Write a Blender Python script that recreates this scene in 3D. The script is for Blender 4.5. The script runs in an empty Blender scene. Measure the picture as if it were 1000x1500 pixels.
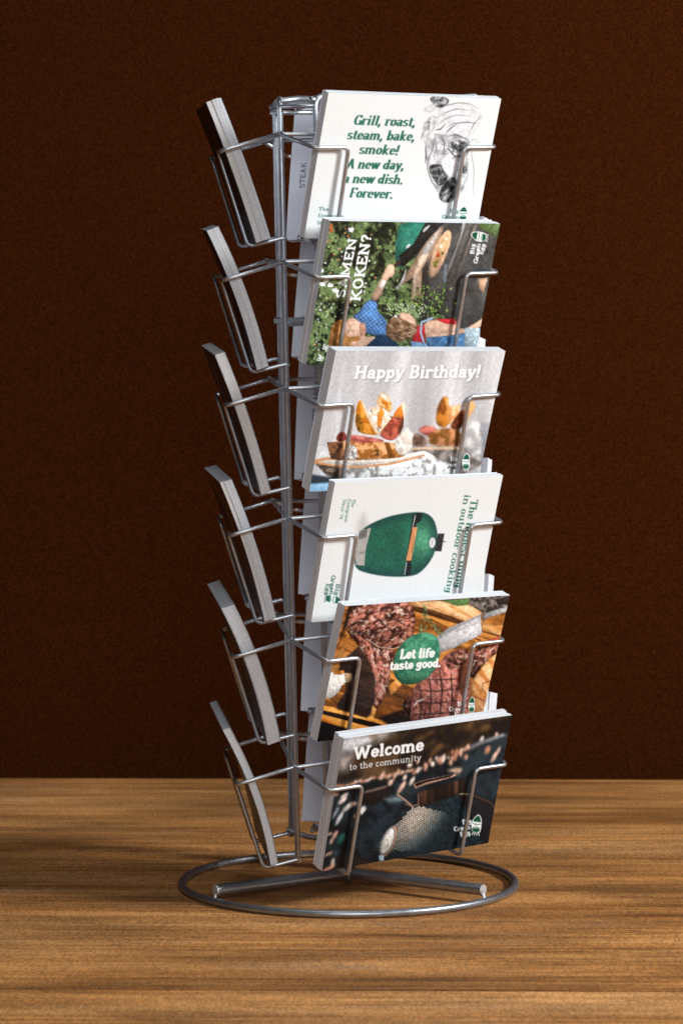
import bpy, bmesh, math, random
import numpy as np
from mathutils import Matrix, Vector

# ---------------------------------------------------------------- camera, world, lamps, exposure
C = bpy.context.scene.collection
scene = bpy.context.scene
cam_d = bpy.data.cameras.new("camera"); cam = bpy.data.objects.new("camera", cam_d); C.objects.link(cam)
cam.location = (0, -2.26461, 0.42346)
cam.rotation_euler = (math.radians(90 - 3.747), 0, 0)
cam_d.sensor_fit = 'VERTICAL'; cam_d.sensor_height = 36.0
cam_d.lens = 4563.5 / 1500 * 36.0
cam_d.clip_start = 0.05; cam_d.clip_end = 50
cam_d.dof.use_dof = True; cam_d.dof.focus_distance = 2.17; cam_d.dof.aperture_fstop = 16.0
scene.camera = cam

world = bpy.data.worlds.new("World"); scene.world = world; world.use_nodes = True
world.node_tree.nodes["Background"].inputs[0].default_value = (0.55, 0.60, 0.70, 1)
world.node_tree.nodes["Background"].inputs[1].default_value = 0.05

def area(name, loc, target, sx, sy, power, col):
    l = bpy.data.lights.new(name, 'AREA'); l.shape = 'RECTANGLE'; l.size = sx; l.size_y = sy
    l.energy = power; l.color = col
    o = bpy.data.objects.new(name, l); C.objects.link(o); o.location = loc
    o.rotation_euler = (Vector(target) - Vector(loc)).to_track_quat('-Z', 'Y').to_euler()
    return o
area("key_softbox", (1.60, -0.62, 1.08), (0, 0, 0.27), 0.36, 0.36, 44.5, (0.955, 0.988, 1.0))
area("front_fill", (0.32, -2.9, 1.10), (0, 0, 0.3), 0.7, 0.8, 31, (0.90, 0.955, 1.0))
area("overhead_strip", (-0.15, -0.45, 1.9), (0.0, 0, 0.3), 0.7, 0.4, 4, (0.95, 0.97, 1.0))

scene.view_settings.view_transform = 'Standard'; scene.view_settings.look = 'None'
scene.view_settings.exposure = 0.0; scene.view_settings.gamma = 1.0

# ---------------------------------------------------------------- printed pictures, painted in code
GW, GH = 300, 210            # colour samples across and down a card
CW, CH = GW * 2, GH * 2

def lin(c):
    c = np.asarray(c, float) / 255.0
    return np.where(c <= 0.04045, c / 12.92, ((c + 0.055) / 1.055) ** 2.4)

def vnoise(X, Y, sx, sy, seed):
    r = np.random.RandomState(seed).rand(67, 67)
    x = X / sx + seed * 3.7; y = Y / sy + seed * 1.9
    xi = np.floor(x).astype(int); yi = np.floor(y).astype(int)
    fx = x - xi; fy = y - yi
    fx = fx * fx * (3 - 2 * fx); fy = fy * fy * (3 - 2 * fy)
    g = lambda a, b: r[a % 67, b % 67]
    return ((g(xi, yi) * (1 - fx) + g(xi + 1, yi) * fx) * (1 - fy) + (g(xi, yi + 1) * (1 - fx) + g(xi + 1, yi + 1) * fx) * fy)

def fbm(X, Y, s, seed, n=4, asp=1.0, ang=0.0):
    c, q = math.cos(ang), math.sin(ang)
    X, Y = X * c + Y * q, -X * q + Y * c
    t = 0; a = 0.5; tot = 0
    for i in range(n):
        t = t + a * vnoise(X, Y, s * asp, s, seed + i * 17); tot += a; a *= 0.55; s *= 0.5
    return t / tot

def sstep(a, b, x):
    t = np.clip((x - a) / (b - a), 0, 1)
    return t * t * (3 - 2 * t)

def mixc(a, b, t):
    return a * (1 - t[..., None]) + b * t[..., None]

class Art:
    """A card face. Shapes are given in design units; corners are the card's corners in those units (TL, TR, BL, BR)."""
    def __init__(self, corners, bg):
        self.unit = 1.0
        s = (np.arange(CW) + 0.5) / CW; t = (np.arange(CH) + 0.5) / CH
        U, V = np.meshgrid(s, t)
        self.U, self.V = U, V
        tl, tr, bl, br = [np.array(c, float) for c in corners]
        P = (tl[None, None] * ((1 - U) * (1 - V))[..., None] + tr * (U * (1 - V))[..., None] + bl * ((1 - U) * V)[..., None] + br * (U * V)[..., None])
        self.X, self.Y = P[..., 0], P[..., 1]
        self.px = np.linalg.norm(tr - tl) / CW       # design units per canvas pixel
        self.img = np.empty((CH, CW, 3)); self.img[:] = np.asarray(bg, float)
        self.photo = 0; self.count = 0; self.sat = 1.0
    def box(self, x0, y0, x1, y1):
        m = (self.X >= x0) & (self.X <= x1) & (self.Y >= y0) & (self.Y <= y1)
        r = np.where(m.any(1))[0]; c = np.where(m.any(0))[0]
        if len(r) == 0 or len(c) == 0: return None
        return slice(r[0], r[-1] + 1), slice(c[0], c[-1] + 1)
    def put(self, sl, alpha, col):
        im = self.img[sl]
        col = np.asarray(col, float)
        self.img[sl] = im * (1 - alpha[..., None]) + col * alpha[..., None]
    def poly(self, pts, col, soft=None, alpha=1.0, warp=0.0, ws=12, seed=1, smooth=0):
        pts = [tuple(p) for p in pts]
        self.count += 1
        if self.photo and not warp and soft is not None: warp = 1.3 * self.photo; ws = 9; seed = self.count % 50
        for _ in range(smooth):
            q = []
            for i in range(len(pts)):
                a, b = pts[i], pts[(i + 1) % len(pts)]
                q += [(a[0] * .75 + b[0] * .25, a[1] * .75 + b[1] * .25), (a[0] * .25 + b[0] * .75, a[1] * .25 + b[1] * .75)]
            pts = q
        p = np.array(pts, float); soft = soft or self.px * 1.2; m = soft + warp + 2
        sl = self.box(p[:, 0].min() - m, p[:, 1].min() - m, p[:, 0].max() + m, p[:, 1].max() + m)
        if sl is None: return
        X, Y = self.X[sl], self.Y[sl]
        if warp:
            X = X + (fbm(X, Y, ws, seed + 5, 3) - .5) * 2 * warp; Y = Y + (fbm(X, Y, ws, seed + 9, 3) - .5) * 2 * warp
        d = np.full(X.shape, 1e9); ins = np.zeros(X.shape, bool)
        for i in range(len(p)):
            ax, ay = p[i]; bx, by = p[(i + 1) % len(p)]
            ex, ey = bx - ax, by - ay; L = ex * ex + ey * ey + 1e-9
            h = np.clip(((X - ax) * ex + (Y - ay) * ey) / L, 0, 1)
            d = np.minimum(d, (X - ax - ex * h) ** 2 + (Y - ay - ey * h) ** 2)
            c = ((ay > Y) != (by > Y)) & (X < ex * (Y - ay) / ((by - ay) if by != ay else 1e-9) + ax)
            ins ^= c
        d = np.sqrt(d); d = np.where(ins, -d, d)
        a = np.clip(0.5 - d / soft, 0, 1) * alpha
        if callable(col): col = col(X, Y, d)
        if self.photo and soft > self.px * 1.3:
            x0, y0 = p.min(0); x1, y1 = p.max(0); sz = min(x1 - x0, y1 - y0)
            g = 1 + self.photo * (.16 * (.5 - (Y - y0) / (y1 - y0 + 1)) + .10 * ((X - x0) / (x1 - x0 + 1) - .5)) * 2 * min(1, sz / 40)
            g = g - self.photo * .22 * np.exp(-np.abs(d) / max(3, sz * .08)) * min(1, sz / 30)
            g = g * (1 + self.photo * .30 * (fbm(X, Y, 13, self.count % 40, 4) - .5))
            col = np.asarray(col, float) * g[..., None]
        self.put(sl, a, col)
    def ell(self, cx, cy, rx, ry, col, ang=0, **k):
        t = np.linspace(0, 2 * math.pi, 28, endpoint=False); c, s = math.cos(math.radians(ang)), math.sin(math.radians(ang))
        x = rx * np.cos(t); y = ry * np.sin(t)
        self.poly(list(zip(cx + x * c - y * s, cy + x * s + y * c)), col, **k)
    def line(self, pts, w, col, alpha=1.0, soft=None, taper=False):
        p = np.array(pts, float); soft = soft or self.px * 1.2; m = w + soft + 2
        sl = self.box(p[:, 0].min() - m, p[:, 1].min() - m, p[:, 0].max() + m, p[:, 1].max() + m)
        if sl is None: return
        X, Y = self.X[sl], self.Y[sl]; A = np.zeros(X.shape); n = len(p) - 1
        for i in range(n):
            ax, ay = p[i]; ex, ey = p[i + 1] - p[i]; L = ex * ex + ey * ey + 1e-9
            h = np.clip(((X - ax) * ex + (Y - ay) * ey) / L, 0, 1)
            ww = w
            if taper: ww = w * np.sin(math.pi * np.clip((i + h) / n, .04, .96)) ** .7
            A = np.maximum(A, np.clip(0.5 - (np.hypot(X - ax - ex * h, Y - ay - ey * h) - ww / 2) / soft, 0, 1))
        self.put(sl, A * alpha, col)
    def text(self, s, a, b, cap, pen, slant, col, up=None, style='slab', alpha=1.0, soft=None):
        """letters with baseline a->b and cap height cap; up = unit direction of the letters' height"""
        a = np.array(a, float); b = np.array(b, float)
        tot = sum(GLYPH[c][0] for c in s)
        ex = (b - a) / tot
        if up is None:
            up = np.array([ex[1], -ex[0]]) / np.linalg.norm(ex)
        up = np.array(up, float); ey = up * cap / 0.72
        ey = ey + ex / np.linalg.norm(ex) * slant * cap / 0.72
        M = np.linalg.inv(np.array([[ex[0], ey[0]], [ex[1], ey[1]]]))
        cs = [a - ey * .35, b - ey * .35, a + ey * .95, b + ey * .95]
        xs = [c[0] for c in cs]; ys = [c[1] for c in cs]
        sl = self.box(min(xs) - 2, min(ys) - 2, max(xs) + 2, max(ys) + 2)
        if sl is None: return
        X, Y = self.X[sl] - a[0], self.Y[sl] - a[1]
        lx = M[0, 0] * X + M[0, 1] * Y; ly = M[1, 0] * X + M[1, 1] * Y
        pw, ph = pen                                  # pen half-width / half-height in em
        sx = np.linalg.norm(ex) / (cap / 0.72)        # horizontal stretch of the run
        pwx = pw / sx
        px_em = self.px / (cap / 0.72)
        A = np.zeros(X.shape); off = 0.0
        k = soft or 1.3
        for ch in s:
            w, strokes = GLYPH[ch]
            m = (lx > off - .15) & (lx < off + w + .15)
            if m.any():
                r = np.where(m.any(1))[0]; c = np.where(m.any(0))[0]; q = (slice(r[0], r[-1] + 1), slice(c[0], c[-1] + 1))
                gx = lx[q] - off; gy = ly[q]; best = np.full(gx.shape, 9.0)
                for kind, pl in strokes:
                    if kind == 's' and style == 'sans': continue
                    kx, ky = (pwx, ph)
                    if kind == 's': kx, ky = pwx * .3, (ph if style != 'slab' else ph * .8)
                    if kind == 'd': kx, ky = max(pw, .062) / sx, max(pw, .062)
                    for i in range(len(pl) - 1):
                        ax, ay = pl[i]; ux, uy = pl[i + 1][0] - ax, pl[i + 1][1] - ay
                        # distance measured in pen units, so the pen is an ellipse
                        U_, V_ = (gx - ax) / kx, (gy - ay) / ky; eu, ev = ux / kx, uy / ky; L = eu * eu + ev * ev + 1e-9
                        h = np.clip((U_ * eu + V_ * ev) / L, 0, 1)
                        qa, qb = U_ - eu * h, V_ - ev * h; e = np.hypot(qa, qb) + 1e-6
                        dd = (e - 1) * e / (np.hypot(qa / (kx * sx), qb / ky) + 1e-6)
                        best = np.minimum(best, dd)
                A[q] = np.maximum(A[q], np.clip(0.5 - best / (px_em * k), 0, 1))
            off += w
        self.put(sl, A * alpha, col)
    def blur(self, r):
        im = self.img
        for _ in range(2):
            for ax in (0, 1):
                p = np.pad(im, [(r, r) if i == ax else (0, 0) for i in range(3)], mode='edge'); c = np.cumsum(p, axis=ax)
                z = np.zeros_like(np.take(c, [0], ax)); c = np.concatenate([z, c], ax); n = im.shape[ax]
                im = (np.take(c, range(2 * r + 1, 2 * r + 1 + n), ax) - np.take(c, range(0, n), ax)) / (2 * r + 1)
        self.img = im
    def result(self):
        im = self.img
        if self.photo:
            n = fbm(self.X, self.Y, 7, 77, 3) - .5; im = im * (1 + .30 * self.photo * n)[..., None]
            g = im.mean(-1, keepdims=True); im = g + (im - g) * self.sat; im = 128 + (im - 128) * 1.08 - 3
        im = np.clip(im, 0, 255)
        im = im.reshape(GH, 2, GW, 2, 3).mean((1, 3))
        return lin(im)

# ---- a small stroke alphabet: each letter is a set of centre lines, the pen and the serifs give the style
def _arc(cx, cy, rx, ry, a0, a1):
    n = max(4, int(abs(a1 - a0) / 22))
    return [(cx + rx * math.cos(math.radians(a0 + (a1 - a0) * i / n)), cy + ry * math.sin(math.radians(a0 + (a1 - a0) * i / n))) for i in range(n + 1)]
def _g(w, *st):
    out = []
    for s in st:
        k = s[0]
        if k == 'L': v = s[1:]; out.append(('l', [(v[i], v[i + 1]) for i in range(0, len(v), 2)]))
        elif k == 'A': out.append(('l', _arc(*s[1:])))
        elif k == 'S': x, y, h = s[1:]; out.append(('s', [(x - h, y), (x + h, y)]))
        elif k == 'D': out.append(('d', [(s[1], s[2]), (s[1] + .001, s[2])]))
    return (w, out)
X_ = .45; C_ = .69; B_ = .03
GLYPH = {
 ' ': _g(.26), '.': _g(.22, ('D', .1, .05)), ',': _g(.22, ('D', .1, .05), ('L', .11, .04, .07, -.1)), "'": _g(.18, ('L', .09, .7, .08, .56)),
 '!': _g(.26, ('L', .13, C_, .12, .24), ('D', .12, .05)), '?': _g(.46, ('A', .22, .52, .14, .16, 165, -60), ('L', .27, .38, .22, .22), ('D', .21, .05)),
 'a': _g(.48, ('A', .2, .15, .12, .12, 0, 360), ('L', .35, B_, .35, .32), ('A', .21, .33, .14, .12, 0, 150), ('S', .4, B_, .06)),
 'b': _g(.5, ('L', .12, B_, .12, C_), ('S', .08, C_, .06), ('A', .27, .24, .14, .2, 0, 360)),
 'c': _g(.43, ('A', .24, .24, .15, .21, 50, 315)),
 'd': _g(.52, ('A', .22, .24, .14, .2, 0, 360), ('L', .38, B_, .38, C_), ('S', .34, C_, .06), ('S', .43, B_, .05)),
 'e': _g(.45, ('L', .1, .25, .38, .25), ('A', .23, .24, .15, .21, 3, 320)),
 'f': _g(.34, ('L', .15, B_, .15, .55), ('A', .26, .56, .11, .13, 60, 180), ('S', .18, X_, .13), ('S', .15, B_, .11)),
 'g': _g(.48, ('A', .2, .28, .13, .16, 0, 360), ('L', .34, X_, .34, -.03), ('A', .2, -.03, .14, .13, 200, 360), ('S', .39, X_, .05)),
 'h': _g(.56, ('L', .12, B_, .12, C_), ('A', .27, .3, .14, .15, 0, 165), ('L', .41, .3, .41, B_), ('S', .12, B_, .1), ('S', .42, B_, .1), ('S', .08, C_, .06)),
 'i': _g(.29, ('L', .14, B_, .14, X_), ('S', .14, B_, .1), ('S', .1, X_, .06), ('D', .14, .63)),
 'k': _g(.53, ('L', .12, B_, .12, C_), ('L', .14, .2, .38, X_), ('L', .2, .26, .41, B_), ('S', .12, B_, .09), ('S', .08, C_, .06), ('S', .4, X_, .07), ('S', .44, B_, .07)),
 'l': _g(.28, ('L', .14, B_, .14, C_), ('S', .14, B_, .1), ('S', .1, C_, .06)),
 'm': _g(.82, ('L', .12, B_, .12, X_), ('A', .26, .3, .13, .15, 0, 165), ('L', .39, .3, .39, B_), ('A', .53, .3, .13, .15, 0, 165), ('L', .67, .3, .67, B_), ('S', .12, B_, .1), ('S', .4, B_, .08), ('S', .69, B_, .09), ('S', .08, X_, .06)),
 'n': _g(.56, ('L', .12, B_, .12, X_), ('A', .27, .3, .14, .15, 0, 165), ('L', .41, .3, .41, B_), ('S', .12, B_, .1), ('S', .42, B_, .1), ('S', .08, X_, .06)),
 'o': _g(.46, ('A', .23, .24, .15, .21, 0, 360)),
 'p': _g(.5, ('L', .12, -.17, .12, X_), ('A', .27, .24, .14, .2, 0, 360), ('S', .12, -.17, .1), ('S', .08, X_, .06)),
 'r': _g(.4, ('L', .12, B_, .12, X_), ('A', .26, .3, .14, .15, 45, 165), ('S', .13, B_, .11), ('S', .08, X_, .06)),
 's': _g(.41, ('A', .2, .345, .12, .105, 35, 265), ('A', .2, .135, .13, .105, 85, -150)),
 't': _g(.34, ('L', .15, .6, .15, .15), ('A', .25, .15, .1, .12, 180, 300), ('S', .17, X_, .13)),
 'u': _g(.55, ('L', .12, X_, .12, .18), ('A', .26, .17, .14, .14, 180, 345), ('L', .4, X_, .4, B_), ('S', .09, X_, .06), ('S', .37, X_, .06), ('S', .44, B_, .06)),
 'v': _g(.48, ('L', .08, X_, .24, B_, .4, X_), ('S', .1, X_, .09), ('S', .39, X_, .08)),
 'w': _g(.7, ('L', .08, X_, .22, B_, .35, X_, .49, B_, .62, X_), ('S', .1, X_, .08), ('S', .36, X_, .06), ('S', .61, X_, .07)),
 'y': _g(.48, ('L', .08, X_, .24, B_), ('L', .4, X_, .2, -.12, .1, -.16), ('S', .1, X_, .09), ('S', .39, X_, .08)),
 'A': _g(.62, ('L', .1, B_, .3, C_, .5, B_), ('L', .17, .24, .43, .24), ('S', .1, B_, .09), ('S', .51, B_, .1)),
 'B': _g(.58, ('L', .14, B_, .14, C_), ('L', .14, C_, .3, C_), ('A', .3, .53, .14, .16, 90, -90), ('L', .14, .37, .32, .37), ('A', .32, .2, .16, .17, 90, -90), ('L', .32, B_, .14, B_), ('S', .1, B_, .05), ('S', .1, C_, .05)),
 'D': _g(.62, ('L', .14, B_, .14, C_), ('L', .14, C_, .26, C_), ('A', .26, .36, .25, .33, 90, -90), ('L', .26, B_, .14, B_), ('S', .1, B_, .06)),
 'E': _g(.54, ('L', .14, B_, .14, C_), ('L', .14, C_, .44, C_, .44, .6), ('L', .14, .37, .36, .37), ('L', .14, B_, .46, B_, .46, .14), ('S', .1, B_, .05), ('S', .1, C_, .05)),
 'F': _g(.52, ('L', .14, B_, .14, C_), ('L', .14, C_, .45, C_, .45, .58), ('L', .14, .37, .36, .37), ('S', .15, B_, .11), ('S', .1, C_, .05)),
 'G': _g(.6, ('A', .32, .36, .22, .33, 50, 340), ('L', .53, B_, .53, .32), ('S', .48, .32, .1), ('L', .48, .68, .48, .55)),
 'H': _g(.68, ('L', .14, B_, .14, C_), ('L', .53, B_, .53, C_), ('L', .14, .37, .53, .37), ('S', .14, B_, .1), ('S', .14, C_, .1), ('S', .53, B_, .1), ('S', .53, C_, .1)),
 'R': _g(.6, ('L', .14, B_, .14, C_), ('L', .14, C_, .3, C_), ('A', .3, .51, .17, .18, 90, -90), ('L', .3, .33, .14, .33), ('L', .3, .33, .5, B_), ('S', .14, B_, .08)),
 'K': _g(.64, ('L', .14, B_, .14, C_), ('L', .16, .3, .5, C_), ('L', .26, .38, .52, B_), ('S', .14, B_, .1), ('S', .14, C_, .1), ('S', .5, C_, .09), ('S', .54, B_, .09)),
 'L': _g(.52, ('L', .14, B_, .14, C_), ('L', .14, B_, .46, B_, .46, .17), ('S', .14, C_, .1), ('S', .1, B_, .06)),
 'M': _g(.82, ('L', .14, B_, .14, C_, .4, .14, .66, C_, .66, B_), ('S', .14, B_, .1), ('S', .67, B_, .1), ('S', .1, C_, .06), ('S', .7, C_, .06)),
 'N': _g(.7, ('L', .14, B_, .14, C_, .54, B_, .54, C_), ('S', .14, B_, .1), ('S', .1, C_, .06), ('S', .54, C_, .1)),
 'O': _g(.64, ('A', .31, .36, .22, .33, 0, 360)),
 'P': _g(.56, ('L', .14, B_, .14, C_), ('L', .14, C_, .3, C_), ('A', .3, .51, .17, .18, 90, -90), ('L', .3, .33, .14, .33), ('S', .15, B_, .1)),
 'S': _g(.52, ('A', .26, .53, .16, .16, 30, 265), ('A', .26, .2, .17, .17, 88, -155)),
 'T': _g(.58, ('L', .28, B_, .28, C_), ('L', .06, .58, .06, C_, .5, C_, .5, .58), ('S', .28, B_, .12)),
 'W': _g(.94, ('L', .1, C_, .28, B_, .46, .64, .64, B_, .82, C_), ('S', .1, C_, .1), ('S', .83, C_, .1)),
 'Z': _g(.54, ('L', .1, C_, .44, C_, .1, B_, .46, B_)),
 '7': _g(.45, ('L', .06, .68, .38, .68, .16, B_)), '4': _g(.48, ('L', .32, B_, .32, .68, .06, .22, .42, .22)),
 'J': _g(.42, ('L', .28, C_, .28, .2), ('A', .17, .2, .11, .16, 0, -150), ('S', .26, C_, .1)),
}

def logo(a, p_big, cap, col, eg, ang=0.0, green=(20, 90, 66), dark=False):
    """the three-word logo and the opened egg emblem; p_big = three baselines"""
    for (s, b0, b1) in p_big:
        a.text(s, b0, b1, cap, (.085, .05), .0, col)
    cx, cy, w, h = eg
    c, q = math.cos(math.radians(ang)), math.sin(math.radians(ang))
    def T(pts): return [(cx + (x * w * c - y * h * q), cy + (x * w * q + y * h * c)) for x, y in pts]
    edge = (245, 246, 244)
    if not dark: edge = (16, 40, 34)
    a.poly(T([(-.5, -.12), (-.2, -.4), (.18, -.56), (.46, -.36), (.52, -.1), (.5, .2), (.36, .42), (-.3, .42), (-.48, .18)]), edge if dark else (235, 238, 236), smooth=1)
    a.poly(T([(-.42, -.14), (-.15, -.38), (.16, -.5), (.38, -.34), (.46, -.12), (.1, -.16)]), green, smooth=1)
    a.poly(T([(-.42, -.1), (.0, -.14), (.44, -.07), (.4, .04), (-.05, .1), (-.4, .02)]), (240, 242, 240) if dark else (235, 240, 238), smooth=1)
    a.line(T([(-.4, -.06), (.0, .0), (.44, -.05)]), w * .06, (12, 50, 40))
    a.poly(T([(-.4, .12), (.4, .1), (.36, .3), (.2, .42), (-.22, .42), (-.38, .28)]), green, smooth=1)
    a.line(T([(-.36, .17), (.38, .15)]), w * .07, (210, 220, 215))
    for x in (-.3, -.1, .1, .3):
        a.line(T([(x * .8, .38), (x * 1.2, .52)]), w * .08, edge if dark else (16, 60, 46))

GREEN = (36, 104, 82)

def art_sketch(cn):
    a = Art(cn, (229, 230, 229)); X, Y = a.X, a.Y
    for s, b0, b1 in (("Grill, roast,", (268, 196), (548, 205)), ("steam, bake,", (240, 262), (546, 270)), ("smoke!", (293, 328), (472, 334)),
                      ("A new day,", (238, 395), (497, 401)), ("a new dish.", (221, 461), (492, 467)), ("Forever.", (249, 527), (446, 533))):
        a.text(s, b0, b1, 46, (.084, .027), .2, GREEN, up=(.1, -1))
    for s, b0, b1 in (("The", (115, 587), (160, 589)), ("Evergreen", (112, 618), (226, 621)), ("Since '74", (106, 650), (200, 653))):
        a.text(s, b0, b1, 17, (.07, .03), 0, GREEN, up=(.1, -1))
    # pencil drawing of hands shaping dough
    ink = (34, 36, 42)
    def sh(base, amp, s, seed, asp=1, ang=0.):
        def f(X, Y, d):
            n = fbm(X, Y, s, seed, 4, asp, ang); dk = base < 190; v = base - 4 - 18 * dk + (n - .5) * amp * (1.35 if dk else 1.0) - (70 if dk else 34) * np.exp(-np.abs(d) / 3.0) - (45 if dk else 14) * sstep(.55, .68, fbm(X, Y, 6, seed + 30, 2))
            return np.clip(np.stack([v, v + 1, v + 3], -1), 30, 250)
        return f
    a.poly([(578, 125), (640, 92), (650, 120), (615, 145)], sh(222, 50, 12, 8), soft=9, smooth=2)
    a.poly([(612, 66), (690, 68), (710, 95), (660, 125), (625, 100)], sh(150, 260, 12, 1), soft=4, smooth=2)
    a.poly([(580, 210), (620, 150), (650, 160), (640, 215), (600, 250), (596, 375), (604, 300), (585, 260)], sh(215, 130, 14, 2), soft=5, smooth=1)
    a.poly([(650, 130), (700, 100), (790, 95), (850, 150), (862, 165), (800, 260), (730, 262), (648, 225)], sh(228, 46, 22, 3), soft=7, smooth=2)
    a.poly([(596, 250), (640, 232), (690, 245), (735, 230), (800, 270), (790, 330), (800, 400), (790, 470), (760, 510), (745, 540), (700, 552), (660, 520), (640, 460), (605, 400), (600, 330)], sh(205, 165, 26, 4), soft=4, smooth=2)
    a.poly([(605, 385), (650, 372), (700, 390), (705, 440), (670, 480), (640, 455)], sh(112, 230, 9, 5), soft=5, smooth=2)
    a.poly([(672, 480), (705, 440), (735, 430), (750, 470), (745, 520), (715, 550), (680, 552), (655, 525)], sh(104, 260, 11, 6, 2.2, -.9), soft=4, smooth=2)
    a.poly([(668, 345), (716, 340), (742, 375), (735, 425), (705, 435), (672, 390)], sh(238, 16, 20, 7), soft=6, smooth=2)
    a.poly([(690, 285), (750, 262), (800, 280), (800, 330), (760, 350), (715, 330)], sh(170, 300, 12, 9, 2.0, .5), soft=5, smooth=2)
    a.poly([(752, 395), (790, 375), (792, 420), (765, 415)], sh(120, 260, 8, 12), soft=4, smooth=2)
    for pts, w in (([(650, 130), (690, 108), (745, 96), (800, 100), (845, 125)], 2.2), ([(648, 165), (690, 140), (740, 124), (800, 130)], 2.6),
                   ([(650, 196), (690, 168), (740, 152), (810, 156)], 2.4), ([(690, 210), (730, 190), (790, 184), (830, 190)], 3.4), ([(640, 220), (668, 215), (690, 190)], 5),
                   ([(690, 235), (712, 212), (740, 195)], 5), ([(640, 240), (632, 300), (612, 350), (604, 400)], 2.5), ([(668, 250), (686, 280), (680, 330)], 4),
                   ([(640, 255), (650, 300), (635, 345)], 3), ([(605, 392), (625, 450), (655, 500)], 4), ([(858, 152), (820, 195), (795, 245)], 2.6), ([(795, 250), (812, 330), (824, 400), (820, 512)], 1.6),
                   ([(700, 250), (740, 240), (790, 262), (808, 300)], 3.5), ([(694, 300), (720, 320), (735, 345), (720, 350)], 5), ([(575, 268), (584, 235), (600, 215)], 2.5), ([(597, 372), (600, 330), (596, 290)], 5),
                   ([(718, 440), (742, 455), (748, 500)], 4), ([(588, 190), (606, 182), (624, 186)], 2), ([(620, 160), (610, 200), (614, 230)], 2.5), ([(742, 520), (752, 498), (770, 480), (788, 440)], 2)):
        a.line(pts, w, ink, alpha=.85, soft=2.5, taper=True)
    rr = random.Random(5)
    for i in range(120):
        x = rr.uniform(600, 800); y = rr.uniform(235, 545)
        if y > 300 + (800 - x) * .9 + 100 or (x < 660 and y > 430): continue
        an = rr.uniform(.8, 2.2); l = rr.uniform(5, 16)
        a.line([(x, y), (x + math.cos(an) * l, y + math.sin(an) * l)], rr.uniform(1, 2.4), ink, alpha=.5, soft=1.8, taper=True)
    for i in range(26):   # faint hatching of the sleeve
        x = 800 + rr.uniform(-10, 60); y = 262 + rr.uniform(0, 40)
        a.line([(x, y), (x + 22, y - 4)], 1.0, (150, 150, 155), alpha=.5, soft=2)
    logo(a, [("Big", (710, 597), (752, 599)), ("Green", (672, 624), (754, 626)), ("Egg", (706, 650), (752, 652))], 17, GREEN, (772, 602, 42, 66))
    return a

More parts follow.
